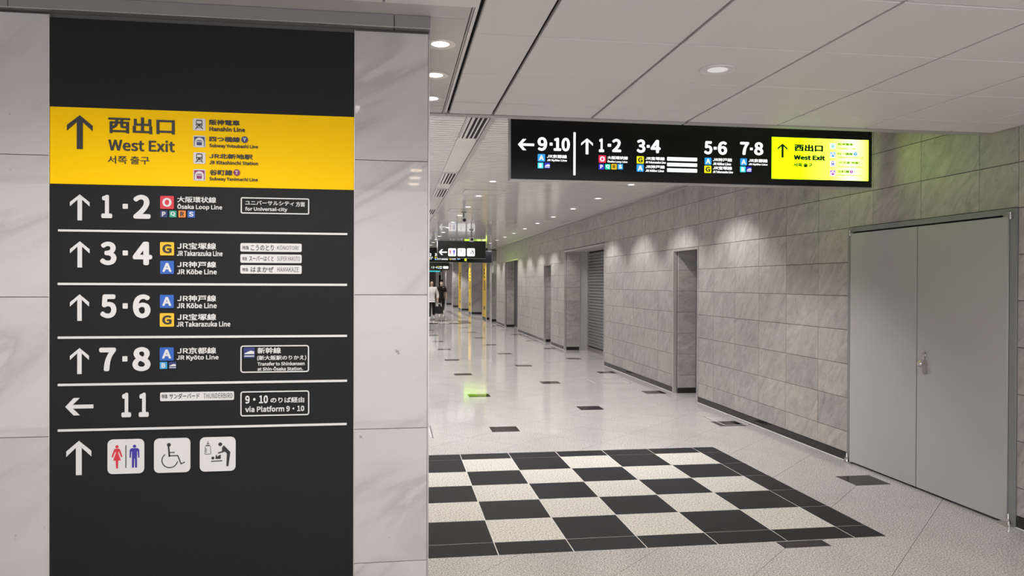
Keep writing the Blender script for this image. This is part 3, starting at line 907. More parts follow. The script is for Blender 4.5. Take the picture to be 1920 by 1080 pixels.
# ---- the chequered mat of tiles, part of the floor
MB().box(MAT_RECT[0], MAT_RECT[1], -0.01, MAT_RECT[2], MAT_RECT[3], -0.0008).build('joint_strip', 'joint_metal', floor)
xs = [MAT_RECT[0]] + [MX + MT * k for k in range(-1, 7)] + [MAT_RECT[2]]
ys = [MAT_RECT[1]] + [MY + MT * k for k in range(0, 6)] + [MAT_RECT[3]]
shared = {}
for i in range(len(xs) - 1):
    for j in range(len(ys) - 1):
        g = 0.0028
        w, h = xs[i + 1] - xs[i] - 2 * g, ys[j + 1] - ys[j] - 2 * g
        border = i in (0, len(xs) - 2) or j in (0, len(ys) - 2)
        # columns: index i-2 counts from the first visible column line
        dark = border or ((i - 2) + j) % 2 == 1
        name = 'dark_floor_tile' if dark else 'light_floor_tile'
        key = (name, round(w, 3), round(h, 3))
        if key not in shared:
            shared[key] = MB().tile(w, h, 0.006, 0.001, 'z').mesh(name)
            shared[key].materials.append(M['basalt'] if dark else M['granite_coarse'])
        link(name, shared[key], floor, (xs[i] + g, ys[j] + g, 0.0003))
dk, lt = MB(), MB()
for i in range(6):
    for j in range(6):
        x, y = FAR_MAT[0] + 0.45 * i + 0.2, FAR_MAT[1] + 0.45 * j
        (dk if (i + j) % 2 or i == 5 or j in (0, 5) else lt).box(x + .004, y + .004, -0.004, x + 0.446, y + 0.446, 0.0003)
o = dk.build('dark_floor_tile', 'basalt_gloss', floor)
o['kind'] = 'stuff'
o = lt.build('light_floor_tile', 'granite_coarse', floor)
o['kind'] = 'stuff'
MB().box(*FAR_MAT[:2], -0.01, *FAR_MAT[2:], -0.002).build('joint_strip', 'joint_metal', floor)
for X0, Y0, n in ((2.28, 36.4, 8), (2.95, 35.8, 9), (3.55, 35.6, 9)):
    for k in range(n):
        MB().box(X0, Y0 + k * 1.1, -0.001, X0 + 0.22, Y0 + k * 1.1 + 0.5, 0.0006).build('dark_edge_tile', 'basalt_gloss', floor)

# access hatches let into the floor
def floor_hatch(x0, y0, x1, y1, label):
    t = thing('floor_hatch', ((x0 + x1) / 2, (y0 + y1) / 2, 0), label, 'hatch')
    w = 0.012
    fr = MB()
    for a, b, c, d in ((x0, y0, x1, y0 + w), (x0, y1 - w, x1, y1), (x0, y0, x0 + w, y1), (x1 - w, y0, x1, y1)):
        fr.box(a, b, -0.002, c, d, 0.0012)
    fr.build('outer_frame', 'far_grey', t)
    fr = MB()
    a = 0.022
    for p, q, r, s in ((x0 + a, y0 + a, x1 - a, y0 + a + .007), (x0 + a, y1 - a - .007, x1 - a, y1 - a), (x0 + a, y0 + a, x0 + a + .007, y1 - a), (x1 - a - .007, y0 + a, x1 - a, y1 - a)):
        fr.box(p, q, -0.002, r, s, 0.0010)
    fr.build('inner_frame', 'joint_metal', t)
    return t
floor_hatch(3.175, 12.07, 3.78, 12.70, 'square access hatch outlined in the granite floor before the shutter')
floor_hatch(3.70, 8.34, 4.03, 8.94, 'access hatch in the floor at the wall base beside a black inlay tile')
floor_hatch(-0.28, 8.07, 0.41, 8.75, 'access hatch frame just showing past the pillar edge behind the chequered mat')

# ---- right-hand wall
wall = thing('wall_right', (WX, 6, 0), 'long wall of rough grey slate tiles on the right of the corridor', 'wall', kind='structure')
OPEN = [(4.575, 6.50, 2.115), (10.02, 10.98, 2.11), (14.77, 18.42, 2.40), (19.97, 20.98, 2.12), (25.49, 28.62, 2.43)]
core = MB()
y = -3.0
for a, b, h in OPEN:
    core.box(WX + 0.014, y, 0, WX + 0.75, a, 3.05)
    core.box(WX + 0.014, a, h, WX + 0.75, b, 3.05)
    y = b
core.box(WX + 0.014, y, 0, WX + 0.75, 31.0, 3.05)
core.build('wall_core', 'slate_joint', wall)
ROWS = [0.078, 0.266, 0.572, 0.880, 1.190, 1.500, 1.803, 2.112, 2.413, 2.722, 2.962]
SEG = [(-2.5, 4.575, [4.57 - 0.62 * k for k in range(12, 0, -1)], 0), (4.575, 6.50, [4.925, 5.536, 6.152], 2.115), (6.50, 10.02, [7.016, 7.641, 8.26, 8.885, 9.515], 0),
       (10.02, 10.98, [10.50], 2.11), (10.98, 14.77, [11.65, 12.284, 12.906, 13.531, 14.142], 0), (14.77, 18.42, [15.38, 16.0, 16.62, 17.24, 17.86], 2.40),
       (18.42, 19.97, [19.05, 19.6], 0), (19.97, 20.98, [20.45], 2.12), (20.98, 25.49, [21.6, 22.2, 22.8, 23.4, 24.0, 24.6, 25.2], 0),
       (25.49, 28.62, [26.1, 26.7, 27.3, 27.9], 2.43), (28.62, 31.0, [29.2, 29.8, 30.4], 0)]
far_tiles = MB()
def stone(y0, y1, z0, z1):
    g = 0.0022
    w, h = y1 - y0 - 2 * g, z1 - z0 - 2 * g
    if w < 0.02 or h < 0.02:
        return
    if y0 > 19.9 or y1 < 2.5:
        far_tiles.box(WX, y0 + g, z0 + g, WX + 0.0145, y1 - g, z1 - g)
        return
    key = ('stone', round(w, 3), round(h, 3))
    if key not in shared:
        shared[key] = MB().tile(w, h, 0.0145, 0.002, 'x').mesh('stone_tile')
        shared[key].materials.append(M['slate'])
    link('stone_tile', shared[key], wall, (WX + random.uniform(-0.0012, 0.0008), y0 + g, z0 + g))
for y0, y1, cols, zmin in SEG:
    e = [y0] + cols + [y1]
    for i in range(len(e) - 1):
        for j in range(len(ROWS) - 1):
            z0, z1 = ROWS[j], ROWS[j + 1]
            if z1 <= zmin + 0.03:
                continue
            stone(e[i], e[i + 1], max(z0, zmin), z1)
o = far_tiles.build('stone_tile', 'slate', wall)
o['kind'] = 'stuff'

# skirting of black stone, one length for each run of wall
n = 0
for a, b in ((-2.5, 4.575), (6.50, 10.02), (10.98, 14.77), (18.42, 19.97), (20.98, 25.49), (28.62, 31.0)):
    m = MB()
    o = m.box(WX - 0.001, a + 0.004, 0.0, WX + 0.0145, b - 0.004, 0.076).build('baseboard_right', 'black_stone')
    tag(o, ['black stone skirting right of the grey double door', 'black stone skirting between the double door and first doorway', 'black stone skirting between first doorway and shutter recess',
            'black stone skirting between the shutter recess and narrow doorway', 'black stone skirting beyond the narrow doorway', 'short black stone skirting at the far end of the slate wall'][n], 'skirting', kind='structure')
    MB().box(WX - 0.012, a + 0.004, 0.0, WX - 0.001, b - 0.004, 0.004).build('halo_line', 'joint_metal', o)  # pale strip drawn for the bright halo along the skirting foot
    n += 1

# metal surrounds of the openings
def surround(y0, y1, h, label, w=0.03):
    global n_trim
    t = thing('trim_%d' % n_trim, (WX, (y0 + y1) / 2, 0), label, 'frame', kind='structure')
    n_trim += 1
    MB().box(WX - 0.008, y1 - w, 0, WX + 0.045, y1, h).build('jamb', 'steel_bright', t)
    MB().box(WX - 0.008, y0, 0, WX + 0.045, y0 + w, h).build('jamb', 'steel_bright', t)
    MB().box(WX - 0.008, y0 + w, h - w, WX + 0.045, y1 - w, h).build('head', 'steel_bright', t)
n_trim = 1
surround(10.02, 10.98, 2.108, 'thin steel frame around the first dark doorway in the slate wall')
surround(14.77, 18.42, 2.398, 'thin steel frame around the shutter recess', 0.035)
surround(19.97, 20.98, 2.118, 'thin steel frame around the narrow dark doorway past the shutter')
surround(25.49, 28.62, 2.428, 'thin steel frame around the farthest recess of the slate wall', 0.04)

# recesses: a stone-lined end, and what closes them
rec = thing('wall_recess', (WX + 0.3, 10.9, 0), 'dark stone lining inside the openings of the slate wall', 'wall', kind='structure')
def recess_end(y, x0, x1, ztop):
    rows = [0.0775] + [r for r in ROWS[1:] if r < ztop - 0.05] + [ztop]
    MB().box(x0, y + 0.0, 0.0, x1, y + 0.02, 0.076).build('skirting', 'black_stone', rec)
    for j in range(len(rows) - 1):
        h = rows[j + 1] - rows[j] - 0.004
        m = MB().tile(x1 - x0 - 0.004, h, 0.02, 0.002, 'y')
        m.build('stone_tile', 'slate', rec, (x0 + 0.002, y, rows[j] + 0.002))
    MB().box(x0, y + 0.0205, 0, x1, y + 0.07, ztop).build('wall_core', 'slate_joint', rec)
recess_end(10.905, WX + 0.046, 4.395, 2.11)
recess_end(18.33, WX + 0.046, 4.44, 2.395)
recess_end(20.90, WX + 0.046, 4.395, 2.115)
recess_end(28.45, WX + 0.046, 4.40, 2.42)

def flat_door(name, y0, y1, h, x, label, panel='door_grey'):
    t = thing(name, (x, (y0 + y1) / 2, 0), label, 'door', kind='structure')
    MB().box(x, y0 + 0.04, 0.01, x + 0.05, y1 - 0.04, h - 0.04).build('door_leaf', panel, t)
    fr = MB()
    fr.box(x - 0.02, y0, 0, x + 0.06, y0 + 0.038, h)
    fr.box(x - 0.02, y1 - 0.038, 0, x + 0.06, y1, h)
    fr.box(x - 0.02, y0 + 0.038, h - 0.038, x + 0.06, y1 - 0.038, h)
    fr.build('door_frame', 'frame_grey', t)
    MB().lathe([(0.012, 0), (0.012, -0.05), (0.026, -0.052), (0.026, -0.08), (0.015, -0.085)], x, y0 + 0.12, 1.0, 14, 'x').build('knob', 'chrome', t)
    return t
flat_door('door_2', 10.03, 10.90, 2.108, 4.42, 'grey steel door at the back of the first doorway')
flat_door('door_4', 19.98, 20.895, 2.115, 4.42, 'grey steel door inside the narrow doorway past the shutter')
flat_door('door_5', 25.5, 28.44, 2.42, 4.56, 'wide grey steel door in the farthest recess')

# roller shutter
sh = thing('door_3', (4.64, 16.5, 0), 'grey roller shutter with horizontal slats in the wide recess', 'shutter', kind='structure')
MB().box(4.44, 18.33, 0, 4.63, 18.40, 2.395).build('side_panel', 'door_grey', sh)
MB().box(4.43, 18.322, 0, 4.446, 18.34, 2.395).build('edge_bead', 'steel_bright', sh)
MB().box(4.60, 18.27, 0, 4.66, 18.33, 2.395).build('guide_rail', 'steel_bright', sh)
MB().box(4.60, 14.80, 0, 4.66, 14.86, 2.395).build('guide_rail', 'steel_bright', sh)
prof = [(0.0, 0.004), (-0.011, 0.014), (-0.013, 0.036), (-0.011, 0.056), (0.0, 0.066), (0.006, 0.066), (0.006, 0.004)]
sm = MB()
k = len(prof)
sm.v = [(p[0], 0, p[1]) for p in prof] + [(p[0], 3.41, p[1]) for p in prof]
sm.f = [tuple(range(k))[::-1], tuple(range(k, 2 * k))] + [(i, (i + 1) % k, k + (i + 1) % k, k + i) for i in range(k)]
slat_me = sm.mesh('shutter_slat')
slat_me.materials.append(M['shutter'])
for i in range(32):
    link('shutter_slat', slat_me, sh, (4.645, 14.86, 0.11 + i * 0.0695))
MB().box(4.66, 14.8, 0, 4.70, 18.4, 2.395).build('backing', 'void', sh)
MB().box(4.615, 14.86, 0.0, 4.66, 18.27, 0.09).build('bottom_rail', 'steel', sh)
MB().box(4.12, 14.8, 2.37, 4.66, 18.39, 2.398).build('soffit', 'edge_grey', sh)

# ---- grey double door
d = thing('door_1', (WX, 5.54, 0), 'large plain grey steel double door at the right', 'double door', kind='structure')
MB().box(WX - 0.020, 4.640, 0.018, WX + 0.025, 5.5405, 2.058).build('door_leaf', 'door_grey', d)
MB().box(WX - 0.020, 5.5505, 0.018, WX + 0.025, 6.448, 2.058).build('door_leaf', 'door_grey', d)
fr = MB()
fr.box(WX - 0.014, 4.577, 0, WX + 0.10, 4.628, 2.112)
fr.box(WX - 0.014, 6.460, 0, WX + 0.10, 6.498, 2.112)
fr.box(WX - 0.014, 4.628, 2.072, WX + 0.10, 6.460, 2.112)
fr.build('door_frame', 'frame_grey', d)
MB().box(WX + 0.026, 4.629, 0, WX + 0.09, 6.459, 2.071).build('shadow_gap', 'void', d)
MB().box(WX - 0.018, 5.5515, 0.018, WX - 0.0225, 5.556, 2.058).build('edge_bead', 'steel_bright', d)
for yy, s in ((4.60, 1), (6.475, -1)):
    hz = MB()
    hz.lathe([(0.013, 0), (0.013, 0.046)], WX - 0.024, yy + s * 0.018, 2.040, 14)
    hz.lathe([(0.017, 0), (0.017, 0.012)], WX - 0.024, yy + s * 0.018, 2.056, 14)
    hz.box(WX - 0.03, min(yy, yy + s * 0.07), 2.058, WX - 0.012, max(yy, yy + s * 0.07), 2.072)
    hz.build('pivot_hinge', 'steel', d)
    hz = MB()
    hz.lathe([(0.018, 0), (0.018, 0.035), (0.010, 0.05), (0.006, 0.085)], WX - 0.034, yy + s * 0.006, 0.0, 14)
    hz.box(WX - 0.055, min(yy - s * 0.01, yy + s * 0.075), 0.0, WX - 0.018, max(yy - s * 0.01, yy + s * 0.075), 0.018)
    hz.build('floor_pivot', 'chrome', d)
lk = MB()
lk.lathe([(0.021, 0), (0.021, -0.006), (0.013, -0.010), (0.013, -0.018)], WX - 0.020, 5.452, 1.071, 20, 'x')
lk.lathe([(0.012, 0), (0.012, -0.012)], WX - 0.020, 5.452, 1.036, 14, 'x')
lk.build('deadlock', 'chrome', d)
es = MB()
pts = [(5.452 + 0.024 * math.cos(a), 0.935 + 0.024 * math.sin(a)) for a in [PI + PI * k / 10 for k in range(11)]] + [(5.452 + 0.028 * math.cos(a), 0.992 + 0.028 * math.sin(a)) for a in [PI * k / 10 for k in range(11)]]
es.prism(pts, WX - 0.026, WX - 0.020, 'x')
es.build('escutcheon', 'steel', d)
MB().lathe([(0.012, 0), (0.012, -0.02), (0.024, -0.024), (0.026, -0.04), (0.018, -0.05)], WX - 0.026, 5.452, 0.994, 20, 'x').build('knob', 'chrome', d)

# ---- near, lower ceiling of square metal panels
ceil = thing('ceiling', (1.5, 3.5, Z_NEAR), 'lower ceiling of square pale metal panels near the camera', 'ceiling', kind='structure')
CX = [0.325, 0.602, 1.233, 1.862, 2.488, 3.112, 3.742, 4.062]
CY = [4.795, 4.485, 3.872, 3.252, 2.632, 2.012, 1.392, 0.772, 0.152, -0.468, -1.088, -1.708, -2.328]
for i in range(len(CX) - 1):
    for j in range(len(CY) - 1):
        x0, x1, y0, y1 = CX[i] + 0.008, CX[i + 1] - 0.008, CY[j + 1] + 0.0055, CY[j] - 0.0055
        key = ('panel', round(x1 - x0, 3), round(y1 - y0, 3))
        if key not in shared:
            w, h, c = x1 - x0, y1 - y0, 0.003
            m = MB()
            m.v = [(c, c, 0), (w - c, c, 0), (w - c, h - c, 0), (c, h - c, 0), (0, 0, c), (w, 0, c), (w, h, c), (0, h, c), (0, 0, 0.02), (w, 0, 0.02), (w, h, 0.02), (0, h, 0.02)]
            m.f = [(3, 2, 1, 0), (8, 9, 10, 11)] + [(a + q, a + (q + 1) % 4, a + 4 + (q + 1) % 4, a + 4 + q) for a in (0, 4) for q in range(4)]
            shared[key] = m.mesh('ceiling_panel')
            shared[key].materials.append(M['panel_white'])
        link('ceiling_panel', shared[key], ceil, (x0, y0, Z_NEAR))
# panels left of the channel, before the lamp strip
LX = [0.318, -0.04, -0.66, -1.28, -1.90, -2.52, -3.14, -3.76]
LY = [2.93, 2.31, 1.69, 1.07, 0.45, -0.17, -0.79, -1.41, -2.03]
for i in range(len(LX) - 1):
    for j in range(len(LY) - 1):
        MB().box(LX[i + 1] + 0.005, LY[j + 1] + 0.004, Z_NEAR - 0.006, LX[i] - 0.005, LY[j] - 0.004, Z_NEAR + 0.014).build('ceiling_panel', 'panel_white', ceil)
MB().box(-4.9, -3, Z_NEAR + 0.03, WX + 0.013, 4.86, Z_NEAR + 0.06).build('ceiling_void_board', 'void', ceil)
MB().box(0.2925, 2.94, Z_NEAR - 0.001, 0.299, 4.79, Z_NEAR + 0.02).build('channel_rail', 'edge_grey', ceil)
MB().box(0.303, 2.94, Z_NEAR + 0.003, 0.3165, 4.79, Z_NEAR + 0.02).build('channel_rail', 'panel_white', ceil)
for a, b in ((2.934, 3.075), (3.079, 4.60), (4.604, 4.79)):
    MB().box(-3.9, a, Z_NEAR + 0.0, 0.2885, b, Z_NEAR + 0.02).build('lamp_strip_panel', 'strip_beige', ceil)
for a, b in ((-3.9, 0.3165), (0.319, 1.855), (1.869, 3.9)):
    MB().box(a, 4.798, Z_NEAR - 0.004, b, 4.872, Z_NEAR + 0.02).build('edge_trim', 'edge_grey', ceil)
MB().box(-4.9, 4.862, Z_NEAR + 0.021, WX, 4.872, 3.05).build('fascia', 'edge_grey', ceil)
MB().box(3.905, 4.798, Z_NEAR - 0.001, WX - 0.002, 4.872, Z_NEAR + 0.02).build('edge_trim', 'edge_grey', ceil)

# ---- main ceiling of crosswise slats
mc = thing('ceiling', (1.5, 20, Z_MAIN), 'glossy white slatted ceiling of the long corridor', 'ceiling', kind='structure')
sl = MB()
y = 4.90
while y < 66:
    g = 0.0065
    for xa, xb in ((-4.9, 0.598), (0.852, 3.925)):
        sl.box(xa, y + g, Z_MAIN, xb, y + 0.1 - g, Z_MAIN + 0.012)
    y += 0.1
o = sl.build('ceiling_slat', 'slat_white', mc)
o['kind'] = 'stuff'
MB().box(-4.95, 4.875, Z_MAIN + 0.013, WX + 0.7, 68, Z_MAIN + 0.05).build('backing_board', 'slot_dark', mc)
MB().box(0.602, 4.9, Z_MAIN - 0.002, 0.797, 66, Z_MAIN + 0.011).build('service_band', 'slat_white', mc)
MB().box(0.800, 4.9, Z_MAIN - 0.012, 0.846, 66, Z_MAIN + 0.011).build('band_lip', 'edge_grey', mc)

def ceiling_vent(y0, y1, label):
    t = thing('ceiling_vent', (0.70, (y0 + y1) / 2, Z_MAIN - 0.004), label, 'vent', 'louvred vents in the ceiling band')
    MB().box(0.632, y0, Z_MAIN - 0.005, 0.778, y1, Z_MAIN - 0.002).build('backing', 'void', t)
    MB().box(0.612, y0, Z_MAIN - 0.012, 0.634, y1, Z_MAIN - 0.002).build('frame_bar', 'lamp_trim', t)
    MB().box(0.776, y0, Z_MAIN - 0.012, 0.790, y1, Z_MAIN - 0.002).build('frame_bar', 'lamp_trim', t)
    MB().box(0.612, y1, Z_MAIN - 0.012, 0.790, y1 + 0.015, Z_MAIN - 0.002).build('frame_bar', 'lamp_trim', t)
    MB().box(0.612, y0 - 0.015, Z_MAIN - 0.012, 0.790, y0, Z_MAIN - 0.002).build('frame_bar', 'lamp_trim', t)
    for x, hw in ((0.659, 0.012), (0.702, 0.007), (0.740, 0.007)):
        MB().box(x - hw, y0, Z_MAIN - 0.014, x + hw, y1, Z_MAIN - 0.0045).build('louvre', 'lamp_trim', t)
ceiling_vent(6.40, 7.45, 'long louvred vent in the ceiling band, nearest the camera')
ceiling_vent(9.87, 10.93, 'louvred vent in the ceiling band, second from the camera')
ceiling_vent(11.55, 12.60, 'louvred vent in the ceiling band, third from the camera')
ceiling_vent(14.72, 15.78, 'louvred vent in the ceiling band, farthest one showing past the pillar')

def ceiling_hatch(x0, y0, x1, y1, label):
    t = thing('ceiling_hatch', ((x0 + x1) / 2, (y0 + y1) / 2, Z_MAIN), label, 'hatch', 'square hatches in the slatted ceiling')
    MB().box(x0 + .015, y0 + .015, Z_MAIN - 0.003, x1 - .015, y1 - .015, Z_MAIN - 0.0005).build('hatch_lid', 'slat_white', t)
    f = MB()
    for a, b, c, e in ((x0, y0, x1, y0 + .01), (x0, y1 - .01, x1, y1), (x0, y0 + .01, x0 + .01, y1 - .01), (x1 - .01, y0 + .01, x1, y1 - .01)):
        f.box(a, b, Z_MAIN - 0.004, c, e, Z_MAIN - 0.0005)
    f.build('hatch_frame', 'edge_grey', t)
ceiling_hatch(1.04, 11.59, 1.65, 12.21, 'square access hatch in the slatted ceiling, nearer of the two')
ceiling_hatch(1.03, 14.63, 1.64, 15.31, 'square access hatch in the slatted ceiling, farther of the two')

# cornice between slats and stone wall
t = thing('trim_%d' % n_trim, (4.0, 18, Z_MAIN), 'long grey metal cornice where the slatted ceiling meets the slate wall', 'cornice', kind='structure')
n_trim += 1
MB().box(3.928, 4.9, Z_MAIN - 0.012, 3.938, 31.0, Z_MAIN + 0.011).build('edge_bead', 'steel_bright', t)
MB().box(3.940, 4.9, Z_MAIN + 0.001, WX + 0.013, 31.0, Z_MAIN + 0.011).build('shadow_strip', 'edge_grey', t)
MB().box(4.045, 4.9, 2.955, WX + 0.013, 31.0, Z_MAIN - 0.001).build('wall_rail', 'edge_grey', t)
MB().box(4.040, 4.9, 2.955, 4.0445, 31.0, 2.963).build('edge_bead', 'steel_bright', t)

# ---- downlights
ORD = ['first', 'second', 'third', 'fourth', 'fifth', 'sixth', 'seventh', 'eighth', 'ninth', 'tenth', 'eleventh', 'twelfth', 'thirteenth', 'fourteenth', 'fifteenth', 'sixteenth', 'seventeenth']
def downlight(x, y, z, lens, r, label, group, lit=None):
    t = thing('downlight', (x, y, z), label, 'downlight', group)
    MB().lathe([(r, -0.001), (r * 1.28, -0.001), (r * 1.24, -0.006), (r * 1.02, -0.003)], x, y, z, 28).build('lamp_ring', 'lamp_trim', t)
    MB().lathe([(r * 0.98, 0.0), (r * 0.98, -0.002), (r * 0.6, -0.0035)], x, y, z, 24).build('lamp_lens', lens, t)
    return t
for k in range(14):
    yy = 8.78 + 1.806 * k
    if k:
        downlight(1.335, yy, Z_MAIN, 'lens_white', 0.055, 'round ceiling downlight beside the vent band, %s from the camera' % ORD[k - 1], 'downlights of the middle row')
    downlight(3.30, yy, Z_MAIN, 'lens_white', 0.055, 'round ceiling downlight beside the slate wall, %s from the camera' % ORD[k], 'downlights along the slate wall')
spot_lamp(2.35, 6.95, Z_MAIN - 0.01, LAMP_WATTS * 1.6)  # unseen lamp added to bring back light on the slate wall
t = downlight(2.35, 6.95, Z_MAIN, 'lens_white', 0.055, 'added unseen ceiling downlight behind the long lit sign, brightening the slate wall', None)
for k in range(-1, 31):
    yy = 8.78 + 1.806 * k
    for x in (-2.6, -0.63, 1.335, 3.30):
        if k == -1 and x == 3.30:      # the row along the wall starts beyond the hanging sign
            continue
        if k > 14 and k % 2:
            continue
        spot_lamp(x, yy, Z_MAIN - 0.01, LAMP_WATTS * (2 if k > 14 else 1))
for k, (x, y) in enumerate(((0.197, 3.408), (0.200, 3.918), (0.205, 4.416))):
    downlight(x, y, Z_NEAR, 'lens_warm', 0.053, 'glowing warm downlight in the strip right of the pillar top, %s from the camera' % ORD[k], 'warm downlights of the strip')
    spot_lamp(x, y, Z_NEAR - 0.008, WARM_WATTS, (1.0, 0.84, 0.66))
for k, y in enumerate((-2.0, -1.5, -1.0)):      # set in the panels behind the camera
    t = thing('downlight', (0.2, y, Z_NEAR), '%s of the warm downlights mirrored in the marble beside the black board' % ('lowest', 'middle one', 'topmost')[k], 'downlight', 'warm downlights behind the camera')
    MB().lathe([(0.055, 0.0), (0.055, -0.004), (0.05, -0.012)], 0.2, y, Z_NEAR - 0.0065, 24).build('lamp_lens', 'lens_warm', t)
downlight(1.552, 3.597, Z_NEAR, 'lens_dim', 0.068, 'single round white downlight in the square ceiling panels', None)
spot_lamp(1.552, 3.597, Z_NEAR - 0.01, 6)
for x, y in ((-0.98, 1.75), (-0.25, 1.55), (1.55, 1.1), (3.2, 2.4)):  # unseen lamps added overhead to light the pillar, door and near floor
    spot_lamp(x, y, Z_NEAR - 0.01, NEAR_WATTS * (1.5 if x > 1 else 1), (1.0, 0.95, 0.89), 158, 0.5)

# ---- pillar of pale marble that carries the direction board
PY = 3.10
pil = thing('wall_pillar', (-0.9, PY, 0), 'broad pale marble pillar filling the left of the view', 'pillar', kind='structure')
MB().box(-3.85, PY + 0.021, 0, 0.136, PY + 0.90, 2.644).build('pillar_core', 'slate_joint', pil)
for x0, x1, rows in ((-0.1525, 0.1315, (0, 0.50, 1.0265, 1.5535, 2.0815, 2.586)), (-2.30, -1.262, (0, 0.50, 1.0265, 1.5435, 2.0675, 2.5885)), (-3.36, -2.304, (0, 0.50, 1.0265, 1.5435, 2.0675, 2.5885))):
    for j in range(5):
        z0, z1 = rows[j] + 0.001, rows[j + 1] - 0.001
        MB().tile(x1 - x0, z1 - z0, 0.021, 0.001, 'y').build('marble_panel', 'marble', pil, (x0, PY, z0))
MB().box(0.1325, PY - 0.001, 0, 0.1385, PY + 0.92, 2.588).build('corner_bead', 'steel', pil)
MB().box(-0.1548, PY - 0.0015, 0, -0.1528, PY + 0.02, 2.588).build('edge_bead', 'steel_bright', pil)
MB().box(-1.2615, PY - 0.0015, 0, -1.2595, PY + 0.02, 2.588).build('edge_bead', 'steel_bright', pil)
t = thing('trim_%d' % n_trim, (-0.9, 3.08, 2.6), 'dark grey metal header across the top of the marble pillar', 'header', kind='structure')
n_trim += 1
for a, b in ((-3.85, -1.387), (-1.384, -0.003), (0.0, 0.1385)):
    MB().box(a, 3.065, 2.5965, b, 3.12, 2.6435).build('header_panel', 'header_grey', t)
MB().box(-3.85, 3.0635, 2.5945, 0.1385, 3.068, 2.5962).build('edge_bead', 'steel_bright', t)

# left side of the corridor behind the pillar and the far end
wl = thing('wall_left', (-4.9, 20, 0), 'plain stone wall on the hidden left side of the corridor', 'wall', kind='structure')
MB().box(-4.95, -3, 0, -4.90, 70, 3.05).build('wall_face', 'marble_dark', wl)
we = thing('wall_back', (1, 68, 0), 'dim grey end wall of the corridor far behind the two people', 'wall', kind='structure')
MB().box(-4.9, 68, 0, 6.0, 68.3, 3.05).build('wall_face', 'marble_dark', we)
MB().box(2.9, 67.9, 0, 3.52, 67.98, 2.6).build('dark_panel', 'far_grey', we)
for x in (3.56, 3.70, 3.98, 4.2):
    MB().box(x, 66.5, 0, x + 0.06, 66.6, 3.0).build('white_post', 'banner_white', we)
MB().box(3.80, 66.9, 0, 3.98, 67.1, 2.3).build('dark_panel', 'void', we)
MB().box(WX + 0.9, 31, 0, WX + 1.0, 68, 3.05).build('wall_face', 'marble_dark', we)
MB().box(WX + 0.76, 30.96, 0, WX + 0.9, 31.0, 3.05).build('wall_face', 'marble_dark', we)

# ---- piers beyond the slate wall, faced with a yellow banner on the corridor side
PIERS = [(4.035, 32.4, 33.0, False, 'first marble pier past the end of the slate wall'),
         (4.015, 34.05, 35.45, True, 'yellow-sided marble pier, nearest of the yellow ones'),
         (3.975, 40.4, 41.75, True, 'yellow-sided marble pier, second of the yellow ones'),
         (3.93, 46.0, 47.9, True, 'yellow-sided marble pier, third of the yellow ones'),
         (3.92, 52.5, 53.6, False, 'plain marble pier behind the third yellow-sided one'),
         (3.90, 59.0, 60.0, False, 'farthest marble pier, beside the man in black')]
for x, ya, yb, yel, lab in PIERS:
    t = thing('marble_pier', (x + 0.28, ya, 0), lab, 'pier', 'piers of the far corridor', 'structure')
    MB().box(x + 0.012, ya + 0.012, 0.0, x + 0.57, yb, 3.0).build('pier_core', 'slate_joint', t)
    for j in range(4):
        z0, z1 = 0.10 + j * 0.72, min(0.10 + (j + 1) * 0.72, 2.98) - 0.004
        MB().tile(0.53, z1 - z0, 0.012, 0.001, 'y').build('marble_panel', 'marble_dark', t, (x + 0.02, ya, z0))
    MB().box(x, ya - 0.012, 0, x + 0.02, ya + 0.012, 3.0).build('edge_bead', 'banner_white', t)
    MB().box(x + 0.02, ya - 0.002, 0, x + 0.55, ya + 0.011, 0.10).build('skirting', 'black_stone', t)
    if yel:
        o = MB().box(x, ya + 0.013, 0.10, x + 0.012, yb, 2.98).build('yellow_banner', 'yellow_banner', t)
        pr = MB()
        for zz, hh in ((2.15, 0.10), (2.0, 0.10), (1.85, 0.07), (0.42, 0.16)):
            pr.box(x - 0.002, ya + 0.45, zz, x, ya + 0.85, zz + hh)
        for i in range(9):
            pr.box(x - 0.002, ya + 0.25, 1.70 - i * 0.05, x, ya + 1.0, 1.725 - i * 0.05)
        pr.build('banner_print', 'paint_black', o)
        MB().box(x, ya + 0.013, 0, x + 0.012, yb, 0.10).build('skirting', 'black_stone', t)
    else:
        MB().box(x, ya + 0.013, 0.0, x + 0.012, yb, 2.98).build('side_panel', 'marble_dark', t)

# ================================================================== SIGNS
bd = thing('direction_board', (-0.71, PY, 0), 'tall black direction board with yellow West Exit band set between marble panels', 'sign')
MB().box(-1.259, PY + 0.004, 0.0, -0.1555, PY + 0.020, 2.578).build('board_panel', 'board_black', bd)
MB().box(-1.2585, PY + 0.002, 1.9635, -0.156, PY + 0.0039, 2.248).build('yellow_band', 'paint_yellow', bd)
draw_items([i for i in PILLAR_LAYOUT], bd, PY + 0.002, 0.0035, 'p_')

